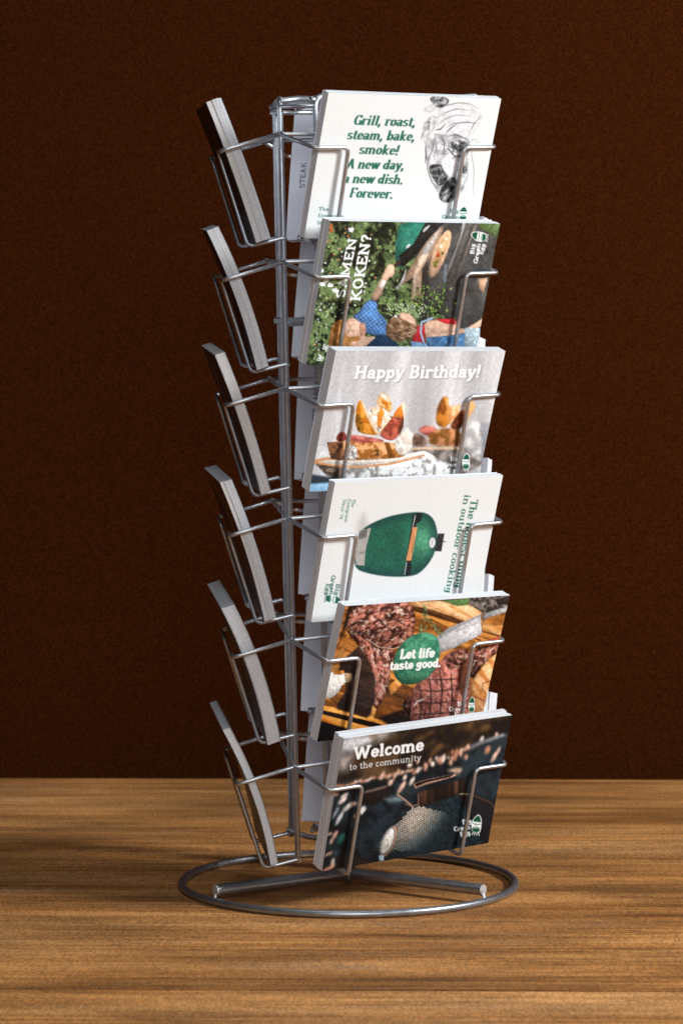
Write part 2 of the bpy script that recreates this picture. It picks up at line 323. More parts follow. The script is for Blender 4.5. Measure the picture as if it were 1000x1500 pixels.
def art_garden(cn):
    a = Art(cn, (80, 100, 55)); a.photo = 1.0; a.sat = .9; X, Y = a.X, a.Y
    n1 = fbm(X, Y, 70, 11, 5); n2 = fbm(X, Y, 16, 21, 3); n3 = fbm(X, Y, 8, 31, 2)
    c = mixc(np.array([40, 46, 34.]), np.array([112, 134, 84.]), sstep(.34, .6, n1 * .6 + n2 * .4))
    c = mixc(c, np.array([150, 176, 112.]), sstep(.6, .78, n2 * .6 + n3 * .4)); c = mixc(c, np.array([26, 28, 26.]), sstep(.58, .72, 1 - n2) * .8)
    a.img[:] = c
    rr = random.Random(3)
    for i in range(330):
        x, y = rr.uniform(60, 640), rr.uniform(40, 700)
        if rr.random() < .5: x, y = rr.uniform(70, 250), rr.uniform(60, 700)
        r = rr.uniform(1.6, 4.6)
        col = rr.choice([(232, 236, 236), (210, 205, 215), (196, 220, 160), (150, 185, 110), (226, 150, 90), (40, 60, 40), (60, 80, 50)])
        a.ell(x, y, r * rr.uniform(.8, 1.6), r, col, ang=rr.uniform(0, 180), soft=2.5)
    for x, y in ((262, 85), (150, 315), (170, 335), (135, 330), (128, 270), (190, 360)):
        a.ell(x, y, 13, 10, (228, 232, 234), warp=6, ws=8, seed=int(x))
    a.poly([(160, 60), (178, 55), (182, 90), (165, 100)], (190, 110, 60), soft=8)
    # dark table, kettle and paving on the right
    gr = lambda v, am, s, sd, tint=(0, -1, -2), asp=1, ang=0.: (lambda X, Y, d: np.stack([v + (fbm(X, Y, s, sd, 4, asp, ang) - .5) * am + t for t in tint], -1))
    a.poly([(560, 40), (960, 40), (960, 640), (640, 640), (690, 480), (620, 430), (540, 400), (545, 330)], gr(78, 46, 40, 3), soft=5)
    a.poly([(830, 40), (950, 40), (930, 120), (850, 80)], gr(96, 70, 12, 5, (0, 24, -22)), soft=8)
    a.poly([(780, 50), (770, 120), (700, 290), (690, 290), (755, 120), (765, 50)], (170, 168, 168), soft=3)
    a.poly([(815, 50), (720, 330), (690, 330), (780, 60)], gr(98, 40, 20, 7, (4, 0, -4)), soft=4)
    a.poly([(835, 60), (740, 335), (728, 335), (820, 60)], (130, 118, 112), soft=5)
    a.poly([(880, 480), (950, 300), (950, 640), (800, 640)], gr(96, 50, 14, 9, (-2, 0, 6)), soft=8)
    a.poly([(842, 305), (888, 300), (870, 375), (848, 350)], (202, 162, 132), soft=5)
    # terracotta-coloured stand and pale flank under the lid
    a.poly([(500, 300), (610, 120), (680, 65), (660, 130), (610, 230), (590, 380), (560, 420), (528, 400), (540, 300), (470, 350)], gr(158, 70, 20, 13, (20, -10, -34), 4, 1.2), soft=4)
    a.poly([(620, 130), (668, 66), (640, 130), (600, 215), (575, 222), (585, 170)], (216, 210, 204), soft=5)
    a.poly([(575, 200), (612, 190), (560, 290), (550, 400), (536, 398), (540, 290)], (226, 196, 172), soft=4)
    a.poly([(480, 330), (512, 260), (500, 310), (470, 360), (455, 350)], (200, 200, 205), soft=4)
    a.poly([(606, 222), (582, 262), (578, 380), (595, 385), (612, 330)], (60, 54, 52), soft=4)
    # lid
    a.poly([(480, 46), (660, 46), (600, 120), (505, 250), (470, 262), (458, 200), (462, 120)], gr(66, 50, 24, 15, (-16, 66, 46)), soft=4, smooth=1)
    a.poly([(598, 46), (690, 46), (640, 90), (560, 190), (500, 250), (462, 240), (470, 205), (540, 150)], gr(48, 34, 16, 17), soft=5)
    a.poly([(460, 205), (478, 205), (485, 235), (466, 232)], (40, 84, 84), soft=5)
    a.ell(517, 158, 13, 6, (226, 232, 232), ang=-45, soft=5); a.ell(595, 82, 17, 6, (216, 222, 224), ang=-45, soft=4); a.ell(606, 72, 12, 4, (216, 222, 224), ang=-45, soft=4)
    a.line([(440, 262), (470, 240), (478, 228)], 16, (70, 50, 40), soft=4)
    # pizza
    a.poly([(612, 262), (622, 200), (655, 130), (690, 85), (712, 86), (716, 130), (690, 210), (650, 290), (628, 303), (613, 295)], gr(222, 50, 10, 19, (10, -34, -70)), soft=3, smooth=1)
    a.poly([(632, 250), (645, 190), (672, 130), (698, 98), (704, 130), (676, 205), (645, 262)], gr(216, 90, 12, 23, (14, -40, -90)), soft=4, smooth=1)
    for x, y, r in ((690, 125, 8), (668, 160, 9), (655, 200, 8), (640, 240, 9), (676, 190, 6), (650, 228, 6)):
        a.ell(x, y, r, r * 1.3, rr.choice([(196, 80, 44), (240, 226, 200), (120, 120, 50)]), warp=4, ws=6, seed=int(x), soft=3)
    a.poly([(684, 245), (698, 240), (694, 320), (680, 325)], (120, 128, 140), soft=5)
    # hedge plants below the grill
    for i in range(190):
        x, y = rr.gauss(640, 50), rr.gauss(400, 38)
        if i % 2: x, y = rr.uniform(420, 640), rr.uniform(350, 470)
        a.ell(x, y, rr.uniform(4, 9), rr.uniform(2, 5), rr.choice([(120, 158, 70), (150, 182, 90), (70, 94, 44), (40, 46, 36), (88, 120, 60)]), ang=rr.uniform(0, 180), soft=3)
    for i in range(90): a.ell(rr.uniform(420, 600), rr.uniform(420, 480), 3, 2.2, (222, 228, 200), ang=rr.uniform(0, 90), soft=2)
    # left figure seen sideways: arm, checked shirt, face, ginger hair
    skin = gr(214, 26, 18, 25, (8, -36, -62))
    a.poly([(345, 395), (395, 310), (410, 270), (430, 238), (458, 245), (455, 290), (425, 305), (405, 360), (375, 412)], skin, soft=3, smooth=1)
    a.poly([(383, 345), (402, 308), (420, 318), (402, 355)], (236, 222, 214), soft=4)
    def check(X, Y, d):
        u = np.cos((X * .6 + Y * .8) * .42); v = np.cos((X * .8 - Y * .6) * .42); w = np.clip(np.maximum(u, v) * 1.6 - .8, 0, 1)
        base = np.stack([60 + 0 * X, 110 + 0 * X, 176 + 0 * X], -1) * (0.8 + .5 * fbm(X, Y, 40, 27, 3))[..., None]
        return base * (1 - w[..., None] * .7) + np.array([170, 200, 226]) * w[..., None] * .7
    a.poly([(262, 480), (300, 455), (335, 400), (380, 412), (375, 450), (420, 495), (430, 560), (345, 568), (300, 520)], check, soft=3, smooth=1)
    a.poly([(330, 600), (370, 566), (430, 562), (500, 640), (330, 640)], lambda X, Y, d: check(X, Y, d) * .45, soft=3)
    a.poly([(240, 490), (275, 483), (300, 505), (322, 512), (327, 550), (318, 575), (380, 566), (330, 610), (300, 640), (220, 640), (215, 560)], skin, soft=3, smooth=1)
    a.poly([(296, 508), (318, 506), (328, 535), (322, 560), (300, 572)], gr(196, 50, 8, 29, (6, -50, -76)), soft=5, smooth=1)
    hair = gr(168, 120, 9, 31, (20, -40, -100), 2.5, 1.2)
    a.poly([(205, 495), (240, 485), (228, 560), (262, 575), (300, 560), (300, 585), (255, 625), (150, 640), (165, 560), (180, 510)], hair, soft=4, smooth=1, warp=3)
    a.ell(270, 602, 16, 10, (226, 170, 140), ang=-30, soft=4)
    # right figure: fair braided hair, red top, denim straps
    a.poly([(590, 500), (680, 490), (750, 500), (760, 545), (850, 500), (862, 480), (862, 530), (770, 560), (640, 575), (590, 560)], skin, soft=3, smooth=1)
    a.poly([(640, 490), (735, 488), (740, 516), (690, 512)], (206, 44, 54), soft=3)
    a.poly([(560, 520), (592, 512), (600, 600), (745, 600), (745, 640), (540, 640), (528, 600)], (200, 52, 56), soft=3)
    a.poly([(592, 520), (640, 560), (735, 545), (745, 520), (756, 560), (720, 575), (640, 590), (600, 590)], skin, soft=3, smooth=1)
    a.line([(630, 486), (580, 505), (575, 550), (590, 598)], 9, (150, 178, 206), soft=3)
    a.poly([(530, 590), (600, 600), (620, 640), (530, 640)], gr(130, 80, 8, 33, (-20, 14, 50)), soft=3)
    a.poly([(600, 575), (760, 560), (860, 530), (860, 640), (610, 640)], gr(122, 110, 14, 35, (-30, 14, 60)), soft=3)
    a.poly([(780, 530), (850, 530), (850, 640), (780, 640)], gr(190, 80, 12, 37, (-20, 0, 10)), soft=6)
    a.poly([(470, 462), (520, 462), (550, 490), (560, 530), (540, 560), (500, 540)], skin, soft=4, smooth=1)
    a.poly([(415, 530), (425, 500), (460, 472), (500, 495), (560, 520), (555, 560), (490, 600), (440, 590), (418, 560)], gr(132, 170, 8, 39, (10, -22, -48), 2.6, .5), soft=4, smooth=1, warp=2)
    a.ell(462, 478, 9, 5, (225, 225, 228), ang=-10, soft=3)
    for i in range(16):
        x = 500 + rr.uniform(-30, 30); y = 560 + rr.uniform(-20, 25); a.line([(x, y), (x + 14, y - 8)], 3, rr.choice([(50, 36, 30), (190, 150, 110)]), soft=2)
    # lettering
    W = (246, 248, 248)
    a.text("SAMEN", (230, 396), (288, 120), 37, (.085, .07), .0, W, up=(-1, -.04))
    a.text("KOKEN?", (300, 410), (353, 104), 43, (.085, .07), .0, W, up=(-1, -.04))
    for s, b0, b1 in (("Big", (822, 196), (826, 148)), ("Green", (838, 240), (852, 146)), ("Egg", (862, 198), (875, 150))):
        a.text(s, b0, b1, 19, (.09, .06), 0, W)
    logo(a, [], 1, W, (846, 116, 44, 78), ang=-82, dark=True)
    a.text("JE", (150, 640), (160, 610), 22, (.08, .05), 0, W); a.text("W", (128, 690), (140, 660), 26, (.08, .05), 0, W)
    return a

def art_birthday(cn):
    a = Art(cn, (190, 190, 194)); a.photo = .6; a.sat = 1.12; X, Y = a.X, a.Y
    n = fbm(X + Y * .16, Y * .12, 60, 41, 4); v = 202 + (n - .5) * 70 + 10 * np.sin((X + Y * .16) / 37.0)
    a.img[:] = np.stack([v + 2, v + 1, v + 3], -1)
    a.poly([(60, 540), (130, 495), (170, 500), (170, 560), (60, 560)], (214, 214, 216), soft=40)
    tex = lambda c1, c2, s, sd, asp=1, ang=0., lo=.35, hi=.65: (lambda X, Y, d: mixc(np.array(c1, float), np.array(c2, float), sstep(lo, hi, fbm(X, Y, s, sd, 4, asp, ang))))
    # blurred second serving
    a.poly([(520, 480), (770, 478), (860, 500), (860, 560), (760, 620), (600, 560), (530, 500)], tex((96, 90, 86), (160, 150, 146), 30, 42), soft=10)
    a.poly([(800, 370), (850, 360), (880, 420), (870, 560), (800, 520), (770, 470)], tex((176, 174, 174), (226, 224, 222), 20, 43), soft=10, smooth=1)
    a.poly([(860, 375), (910, 375), (900, 560), (860, 560)], (150, 152, 158), soft=20)
    a.poly([(528, 484), (770, 482), (772, 494), (530, 496)], (226, 198, 170), soft=5)
    a.poly([(530, 440), (560, 418), (600, 440), (610, 475), (540, 480)], tex((90, 72, 64), (150, 122, 104), 10, 44), soft=8, smooth=1)
    a.poly([(560, 405), (600, 382), (650, 395), (650, 420), (620, 440), (590, 425)], tex((150, 82, 76), (206, 130, 118), 16, 45, 2), soft=7, smooth=1)
    a.poly([(625, 410), (690, 395), (760, 405), (775, 480), (620, 478), (610, 450)], tex((128, 88, 50), (206, 150, 112), 26, 46), soft=6, smooth=1)
    a.poly([(735, 405), (755, 405), (758, 478), (738, 478)], (110, 76, 40), soft=8)
    a.poly([(645, 370), (652, 300), (680, 250), (706, 262), (712, 340), (700, 395), (665, 392)], tex((120, 72, 36), (206, 138, 66), 30, 47), soft=6, smooth=1)
    a.poly([(680, 252), (706, 262), (716, 380), (700, 372), (694, 300)], (236, 170, 96), soft=6)
    a.poly([(700, 300), (760, 290), (765, 390), (715, 395)], tex((220, 150, 90), (240, 206, 170), 16, 48), soft=7)
    a.poly([(700, 268), (722, 265), (728, 290), (706, 300)], (240, 238, 234), soft=7)
    a.poly([(722, 370), (775, 300), (785, 360), (760, 405), (715, 400)], tex((84, 46, 30), (150, 84, 60), 16, 49), soft=6, smooth=1)
    a.poly([(780, 285), (815, 270), (830, 300), (800, 350), (782, 370)], (236, 178, 120), soft=14)
    a.blur(2)
    # wooden slab plate
    a.poly([(88, 545), (150, 525), (400, 545), (600, 500), (690, 560), (720, 600), (600, 640), (200, 640), (150, 610)], tex((150, 146, 142), (236, 236, 234), 22, 50, 1, 0, .3, .55), soft=4)
    for i in range(26):
        x = 160 + (i * 83) % 480; y = 575 + (i * 37) % 60; a.line([(x, y), (x + 9, y - 6), (x + 14, y - 14)], 3.0, (92, 92, 96), soft=3, alpha=.8, taper=True)
    a.poly([(88, 545), (150, 560), (235, 575), (235, 630), (200, 640), (150, 612)], tex((66, 56, 52), (140, 124, 112), 14, 51), soft=5)
    a.poly([(88, 542), (150, 528), (300, 536), (440, 530), (590, 500), (600, 515), (440, 552), (300, 560), (150, 560)], (244, 236, 226), soft=3)
    a.line([(92, 552), (180, 568), (300, 574), (440, 560), (590, 522)], 9, (206, 150, 104), soft=4)
    a.line([(92, 548), (160, 536), (230, 538)], 10, (198, 140, 100), soft=6)
    # toast
    a.poly([(155, 462), (220, 456), (410, 458), (470, 470), (500, 510), (505, 528), (400, 540), (210, 545), (168, 535)], tex((160, 104, 52), (226, 176, 132), 20, 52), soft=4, smooth=1)
    a.poly([(155, 462), (225, 462), (235, 545), (172, 538)], tex((84, 58, 44), (150, 110, 84), 12, 53), soft=5)
    a.poly([(240, 475), (275, 470), (290, 500), (290, 540), (245, 542)], tex((150, 142, 140), (244, 240, 236), 8, 54), soft=4, smooth=1)
    a.poly([(350, 505), (385, 490), (400, 520), (370, 535)], tex((90, 60, 36), (210, 150, 100), 8, 55), soft=4)
    a.poly([(412, 462), (432, 465), (458, 532), (430, 534)], (120, 76, 34), soft=8)
    a.poly([(450, 468), (520, 400), (540, 440), (535, 500), (480, 530)], tex((226, 206, 192), (250, 248, 244), 18, 56), soft=6, smooth=1)
    a.poly([(480, 430), (515, 395), (545, 425), (535, 470), (500, 470)], (244, 232, 218), soft=10)
    # sausage
    a.poly([(195, 435), (215, 412), (240, 418), (245, 455), (200, 460)], tex((110, 56, 48), (176, 96, 84), 8, 57), soft=4, smooth=1)
    a.poly([(250, 425), (300, 430), (400, 448), (412, 458), (380, 462), (260, 466)], tex((170, 92, 84), (216, 142, 130), 12, 58, 3), soft=3, smooth=1)
    # wedges and filling
    a.poly([(335, 300), (400, 300), (440, 330), (450, 400), (380, 440), (330, 380)], tex((232, 206, 176), (252, 250, 246), 14, 59), soft=5, smooth=1)
    a.poly([(375, 290), (385, 250), (402, 236), (425, 245), (448, 290), (442, 330), (415, 310), (390, 300)], tex((220, 140, 50), (250, 216, 170), 22, 60), soft=3, smooth=1)
    a.poly([(390, 252), (402, 240), (420, 246), (434, 280), (410, 262)], (250, 244, 232), soft=4)
    a.poly([(400, 268), (425, 282), (432, 305), (412, 292), (398, 280)], (206, 128, 44), soft=4)
    a.poly([(282, 350), (284, 310), (300, 262), (318, 280), (345, 350), (388, 425), (360, 430), (300, 420), (284, 390)], tex((196, 124, 46), (238, 170, 84), 24, 61, 1, 0), soft=3, smooth=1)
    a.poly([(282, 345), (296, 320), (312, 350), (318, 420), (292, 412), (282, 380)], tex((120, 84, 36), (186, 130, 56), 12, 62), soft=5, smooth=1)
    a.poly([(300, 260), (322, 285), (390, 428), (372, 420), (332, 345), (316, 300)], (250, 228, 200), soft=3)
    a.poly([(380, 330), (400, 300), (412, 330), (395, 390), (380, 400)], (226, 150, 70), soft=6)
    a.poly([(386, 425), (430, 370), (470, 310), (498, 282), (506, 300), (500, 370), (478, 430), (450, 455), (415, 450)], tex((150, 78, 62), (206, 116, 98), 22, 63), soft=3, smooth=1)
    a.poly([(440, 360), (470, 308), (498, 284), (500, 330), (490, 350), (460, 345)], (226, 140, 66), soft=5)
    a.poly([(474, 400), (500, 340), (498, 390), (480, 430)], (96, 62, 46), soft=6)
    a.poly([(486, 284), (500, 278), (508, 300), (502, 370), (496, 330)], (250, 236, 214), soft=3)
    rr = random.Random(8)
    for x, y in ((442, 346), (450, 340), (466, 352), (474, 356), (384, 402), (392, 394), (340, 330), (352, 318), (405, 350)):
        a.ell(x, y, 5, 3, rr.choice([(60, 60, 66), (230, 234, 236)]), ang=rr.uniform(0, 90), soft=2)
    W = (250, 250, 250)
    a.text("Happy Birthday!", (277, 174), (853, 169), 56, (.083, .062), .2, (96, 96, 100), style='slab', alpha=.55, soft=7)
    a.text("Happy Birthday!", (273, 171), (849, 166), 56, (.083, .062), .2, W)
    logo(a, [("Big", (714, 548), (757, 547)), ("Green", (680, 574), (754, 572)), ("Egg", (704, 600), (752, 597))], 20, (242, 243, 243), (786, 552, 36, 78), dark=True)
    a.poly([(60, 640), (170, 632), (160, 690), (60, 690)], (160, 196, 222), soft=12)
    a.poly([(60, 605), (110, 612), (180, 622), (180, 645), (60, 652)], (60, 66, 72), soft=12)
    return a

def art_cooker(cn):
    a = Art(cn, (230, 231, 230)); X, Y = a.X, a.Y
    # egg cooker lying on its side
    egg = [(285, 345), (310, 300), (360, 268), (430, 240), (500, 226), (560, 220), (600, 224), (635, 250), (652, 300), (655, 350), (640, 410), (610, 460), (570, 500), (530, 513), (470, 516), (400, 512), (330, 498), (285, 480), (276, 440), (276, 390)]
    a.poly([(285, 345), (335, 278), (318, 230), (296, 270)], (196, 190, 188), soft=40)
    a.poly(egg, (140, 168, 190), soft=10, smooth=1, alpha=.9)
    def g(X, Y, d):
        n = fbm(X, Y, 7, 71, 3); q = np.exp(-(((X - 590) / 60) ** 2 + ((Y - 350) / 70) ** 2))
        s = .74 + .4 * (n - .5) + .12 * fbm(X, Y, 60, 72, 2)
        rim = sstep(-46, 0, d)
        base = np.stack([36 + 60 * q, 104 + 76 * q, 84 + 56 * q], -1) * s[..., None] * 1.12
        return base * (1 - .35 * rim[..., None]) + np.array([20, 40, 60]) * .3 * rim[..., None]
    a.poly(egg, g, soft=2.5, smooth=1)
    a.poly([(286, 345), (310, 302), (352, 292), (338, 350), (326, 400), (322, 464), (285, 462), (278, 400)], lambda X, Y, d: (lambda v: np.stack([v, v - 4, v - 9], -1))(168 + 40 * (fbm(X, Y, 20, 73, 3) - .5)), soft=2.5)
    for i in range(4): a.line([(305 + i * 9, 306 - i * 2), (300 + i * 9, 342 - i * 3)], 5, (50, 52, 54), soft=2)
    a.line([(303, 408), (318, 402)], 2.5, (70, 70, 74))
    a.poly([(540, 232), (562, 226), (525, 508), (500, 512)], (30, 32, 36), soft=2.5)
    a.poly([(556, 226), (585, 226), (575, 262), (550, 275)], (24, 34, 36), soft=3, warp=3, ws=10); a.poly([(510, 455), (535, 458), (530, 508), (505, 505)], (24, 34, 36), soft=3, warp=3, ws=10)
    a.line([(551, 236), (538, 300)], 4.5, (176, 178, 180)); a.line([(512, 450), (503, 505)], 4.5, (166, 170, 174))
    a.poly([(540, 290), (562, 288), (533, 442), (510, 442)], lambda X, Y, d: mixc(np.array([196, 128, 80.]), np.array([232, 172, 122.]), fbm(X, Y, 8, 74, 3, 6, -1.4)), soft=2)
    a.line([(549, 330), (534, 408)], 3, (120, 66, 40), alpha=.6)
    a.poly([(656, 318), (686, 318), (672, 400), (640, 398), (650, 360)], lambda X, Y, d: (lambda v: np.stack([v, v + 2, v + 5], -1))(44 + 60 * (fbm(X, Y, 5, 75, 3) - .5)), soft=2.5)
    a.line([(680, 354), (690, 356)], 4, (40, 42, 46))
    a.ell(630, 360, 17, 27, (60, 70, 70), ang=8); a.ell(630, 360, 14, 24, (222, 226, 226), ang=8)
    a.line([(624, 372), (634, 345)], 1.6, (60, 60, 60))
    a.text("The finest thing".replace('fi', 'ho'), (808, 162), (733, 566), 35, (.08, .024), 0, GREEN, up=(1, .09))
    a.text("in outdoor cooking", (777, 139), (688, 590), 31, (.08, .024), 0, GREEN, up=(1, .09))
    for s, b0, b1 in (("The", (268, 160), (262, 198)), ("Evergreen", (248, 160), (232, 268)), ("Since '74", (228, 160), (210, 252))):
        a.text(s, b0, b1, 15, (.06, .022), 0, GREEN)
    logo(a, [("Big", (196, 545), (186, 600)), ("Green", (176, 506), (164, 597)), ("Egg", (152, 545), (144, 598))], 18, (24, 84, 64), (180, 617, 42, 72), ang=97)
    return a

def art_steak(cn):
    a = Art(cn, (190, 120, 55)); a.photo = 1.0; X, Y = a.X, a.Y
    def wood(c1, c2, s, sd, ang=.35, asp=7, lo=.3, hi=.7):
        return lambda X, Y, d=None: mixc(np.array(c1, float), np.array(c2, float), sstep(lo, hi, fbm(X, Y, s, sd, 4, asp, ang)))
    a.img[:] = wood((120, 72, 30), (222, 150, 78), 26, 81)(X, Y)
    dark = (34, 26, 22)
    a.poly([(530, 70), (850, 60), (870, 120), (800, 185), (640, 120), (520, 85)], wood((214, 150, 90), (248, 206, 160), 14, 82), soft=4)
    a.poly([(525, 85), (640, 112), (800, 165), (790, 185), (640, 140), (530, 110)], wood((70, 46, 28), (130, 84, 44), 10, 83), soft=5)
    a.poly([(860, 170), (990, 180), (990, 250), (860, 190)], wood((190, 130, 70), (236, 180, 120), 14, 84), soft=4)
    a.line([(620, 150), (700, 190), (850, 245)], 7, (110, 66, 32), soft=5); a.line([(860, 205), (980, 235)], 6, (90, 56, 30), soft=4)
    a.poly([(650, 65), (1000, 30), (990, 90), (870, 125), (790, 80)], lambda X, Y, d: mixc(np.array([64, 60, 58.]), np.array([150, 140, 132.]), sstep(.35, .7, fbm(X, Y, 12, 85, 4))), soft=6)
    a.poly([(670, 66), (800, 55), (790, 85), (740, 90)], lambda X, Y, d: mixc(np.array([60, 110, 56.]), np.array([140, 170, 110.]), fbm(X, Y, 12, 86, 3)), soft=7)
    a.poly([(920, 58), (996, 40), (985, 82), (930, 84)], (58, 50, 50), soft=6)
    # board planks on the left and bottom
    a.poly([(140, 420), (240, 250), (250, 180), (320, 85), (340, 90), (240, 260), (200, 420)], wood((206, 134, 66), (240, 180, 110), 14, 87, -1.1), soft=4)
    a.poly([(215, 240), (252, 90), (310, 70), (250, 170)], (52, 36, 28), soft=8)
    a.line([(205, 270), (260, 165)], 4, (80, 50, 26), soft=3)
    a.poly([(100, 540), (135, 530), (360, 590), (500, 640), (520, 700), (90, 710)], wood((206, 124, 44), (250, 178, 92), 14, 88, .3), soft=4)
    a.poly([(120, 560), (360, 618), (480, 660), (470, 672), (340, 640), (118, 578)], dark, soft=5)
    a.poly([(118, 610), (250, 650), (240, 720), (90, 720)], (26, 22, 24), soft=7)
    a.poly([(125, 520), (240, 545), (235, 560), (130, 540)], (120, 70, 30), soft=5)
    a.poly([(215, 345), (300, 270), (420, 400), (380, 560), (330, 600), (200, 560), (205, 450)], wood((44, 34, 32), (72, 52, 44), 16, 89), soft=9)
    a.poly([(190, 390), (232, 380), (238, 480), (200, 540), (160, 505)], wood((120, 72, 30), (200, 130, 60), 12, 90, .5), soft=6)
    a.poly([(395, 510), (440, 420), (560, 470), (540, 640), (360, 600)], wood((96, 58, 30), (160, 98, 50), 22, 91, .3), soft=7)
    a.line([(405, 470), (520, 520)], 6, (50, 34, 24), soft=5); a.poly([(345, 590), (358, 540), (375, 560), (365, 590)], (206, 150, 86), soft=4)
    a.poly([(380, 600), (500, 560), (560, 640), (470, 660)], (40, 32, 30), soft=16)
    a.poly([(430, 455), (470, 415), (490, 450), (440, 500)], wood((214, 140, 70), (240, 176, 100), 10, 92, .3), soft=6)
    # steaks
    def meat(X, Y, d, sd=100, ang=.6):
        n = fbm(X, Y, 22, sd, 5, 2.4, ang); m = fbm(X, Y, 9, sd + 3, 3, 1.6, ang)
        c = mixc(np.array([74, 42, 36.]), np.array([206, 132, 114.]), sstep(.26, .66, n))
        c = mixc(c, np.array([232, 214, 202.]), sstep(.57, .73, m) * .75); c = mixc(c, np.array([40, 24, 22.]), sstep(.56, .7, 1 - m) * .75)
        return c * (1 - .25 * sstep(-10, 0, d)[..., None])
    big = [(240, 100), (265, 110), (320, 75), (430, 66), (520, 72), (550, 120), (548, 200), (520, 262), (440, 285), (380, 280), (330, 245), (268, 205), (240, 180), (255, 140)]
    a.poly(big, lambda X, Y, d: meat(X, Y, d, 100, -.5), soft=4, smooth=1, warp=6, ws=20)
    a.poly([(245, 190), (330, 240), (390, 285), (465, 290), (450, 340), (430, 420), (425, 490), (395, 530), (370, 560), (360, 520), (372, 430), (350, 360), (300, 270), (250, 215)], lambda X, Y, d: meat(X, Y, d, 110, 1.2), soft=4, smooth=1, warp=6, ws=16)
    def grid(pts, ws, col=(52, 36, 34), al=.75):
        for p in pts: a.line(p, ws, col, alpha=al, soft=6, taper=True)
    grid([[(340, 130), (420, 100), (500, 100)], [(330, 170), (430, 150), (530, 160)], [(360, 215), (440, 200), (540, 205)]], 9, al=.5)
    grid([[(400, 90), (460, 150), (530, 190)], [(340, 110), (410, 175), (500, 240)], [(310, 160), (370, 220), (440, 265)], [(460, 80), (510, 110), (545, 150)]], 9, al=.55)
    a.line([(335, 240), (385, 275), (450, 285), (520, 262)], 4, (236, 206, 190), soft=3, alpha=.8)
    low = [(520, 590), (530, 500), (545, 460), (600, 400), (660, 350), (700, 300), (790, 275), (800, 330), (810, 480), (790, 600), (700, 625), (540, 625)]
    a.poly(low, lambda X, Y, d: meat(X, Y, d, 120, .9) * .5 + np.array([200, 122, 110.]) * .5, soft=4, smooth=1, warp=6, ws=14)
    a.poly([(690, 330), (740, 285), (800, 290), (800, 340), (740, 370), (700, 380)], lambda X, Y, d: meat(X, Y, d, 130, .2) * .9, soft=5, smooth=1, warp=4)
    grid([[(665, 370), (675, 480), (660, 620)], [(615, 410), (625, 500), (610, 620)], [(715, 380), (722, 500), (712, 610)], [(570, 460), (580, 540), (570, 620)]], 8, al=.85)
    grid([[(600, 425), (680, 425), (770, 420)], [(560, 475), (650, 478), (760, 465)], [(540, 530), (640, 532), (760, 520)], [(540, 585), (640, 580), (740, 575)]], 8, al=.75)
    a.poly([(748, 370), (790, 330), (795, 460), (770, 500), (750, 470)], (74, 42, 26), soft=9, alpha=.7)
    a.line([(545, 545), (560, 525), (590, 515)], 6, (230, 224, 220), soft=5, alpha=.8)
    a.poly([(490, 540), (520, 500), (535, 520), (525, 590), (505, 595)], lambda X, Y, d: meat(X, Y, d, 140, 1) * .55, soft=5)
    a.poly([(800, 300), (880, 270), (930, 262), (940, 245), (930, 300), (880, 340), (820, 420), (800, 400)], lambda X, Y, d: meat(X, Y, d, 150, -.7), soft=4, warp=4)
    a.line([(835, 265), (890, 248), (940, 232)], 5, (206, 60, 60), soft=3)
    a.poly([(815, 430), (880, 345), (935, 300), (895, 580), (800, 590)], wood((206, 136, 78), (246, 196, 144), 18, 93, .9), soft=4)
    a.line([(900, 430), (868, 440), (860, 462), (880, 490)], 4, (120, 76, 46), soft=3); a.line([(905, 420), (930, 432)], 4, (96, 60, 36), soft=3); a.line([(820, 500), (885, 525)], 7, (150, 98, 66), soft=5)
    # garlic
    a.poly([(150, 400), (178, 388), (195, 405), (238, 395), (268, 400), (262, 430), (225, 445), (215, 470), (190, 500), (165, 512), (138, 505), (142, 450)], (240, 238, 232), soft=3, smooth=1, warp=4, ws=14)
    a.poly([(232, 395), (268, 396), (266, 428), (240, 440)], (176, 150, 116), soft=6); a.line([(205, 410), (215, 440)], 3, (206, 176, 150), soft=3)
    # knife
    a.poly([(640, 235), (700, 190), (850, 128), (860, 210), (850, 222), (730, 280), (640, 312)], lambda X, Y, d: (lambda v: np.stack([v, v, v + 2], -1))(214 + 24 * (fbm(X, Y, 30, 94, 2, 5, -.4) - .5) - 30 * sstep(.0, 1.0, (180 + (850 - X) * .35 - Y + 5) / 50)), soft=2.5)
    a.line([(650, 232), (848, 132)], 6, (150, 150, 156), soft=5)
    for i in range(9): a.line([(690 + i * 19, 262 - i * 8), (684 + i * 19, 282 - i * 8)], 4, (184, 184, 190), soft=4)
    a.line([(735, 205), (825, 170)], 5, (150, 150, 160), soft=4, alpha=.6)
    a.poly([(855, 125), (880, 120), (990, 85), (990, 112), (880, 145), (862, 165)], lambda X, Y, d: (lambda v: np.stack([v, v, v + 2], -1))(176 + 60 * (fbm(X, Y, 12, 95, 2, 6, -.3) - .5)), soft=3)
    a.poly([(852, 124), (870, 122), (870, 158), (856, 150)], (120, 100, 92), soft=3)
    # rosemary
    rr = random.Random(4)
    for st in (((585, 70), (600, 130), (596, 210)), ((592, 110), (632, 170), (680, 220)), ((590, 120), (575, 170), (576, 210)), ((598, 140), (640, 190), (660, 225))):
        for i in range(46):
            t = rr.random() * 2; k = int(t); f = t - k; x = st[k][0] * (1 - f) + st[k + 1][0] * f; y = st[k][1] * (1 - f) + st[k + 1][1] * f
            an = math.atan2(st[k + 1][1] - st[k][1], st[k + 1][0] - st[k][0]) + rr.choice((-.6, .6)); l = rr.uniform(8, 15)
            a.line([(x, y), (x + math.cos(an) * l, y + math.sin(an) * l)], 2.6, rr.choice([(60, 76, 44), (120, 138, 96), (166, 180, 140), (40, 50, 32)]), soft=2, taper=True)
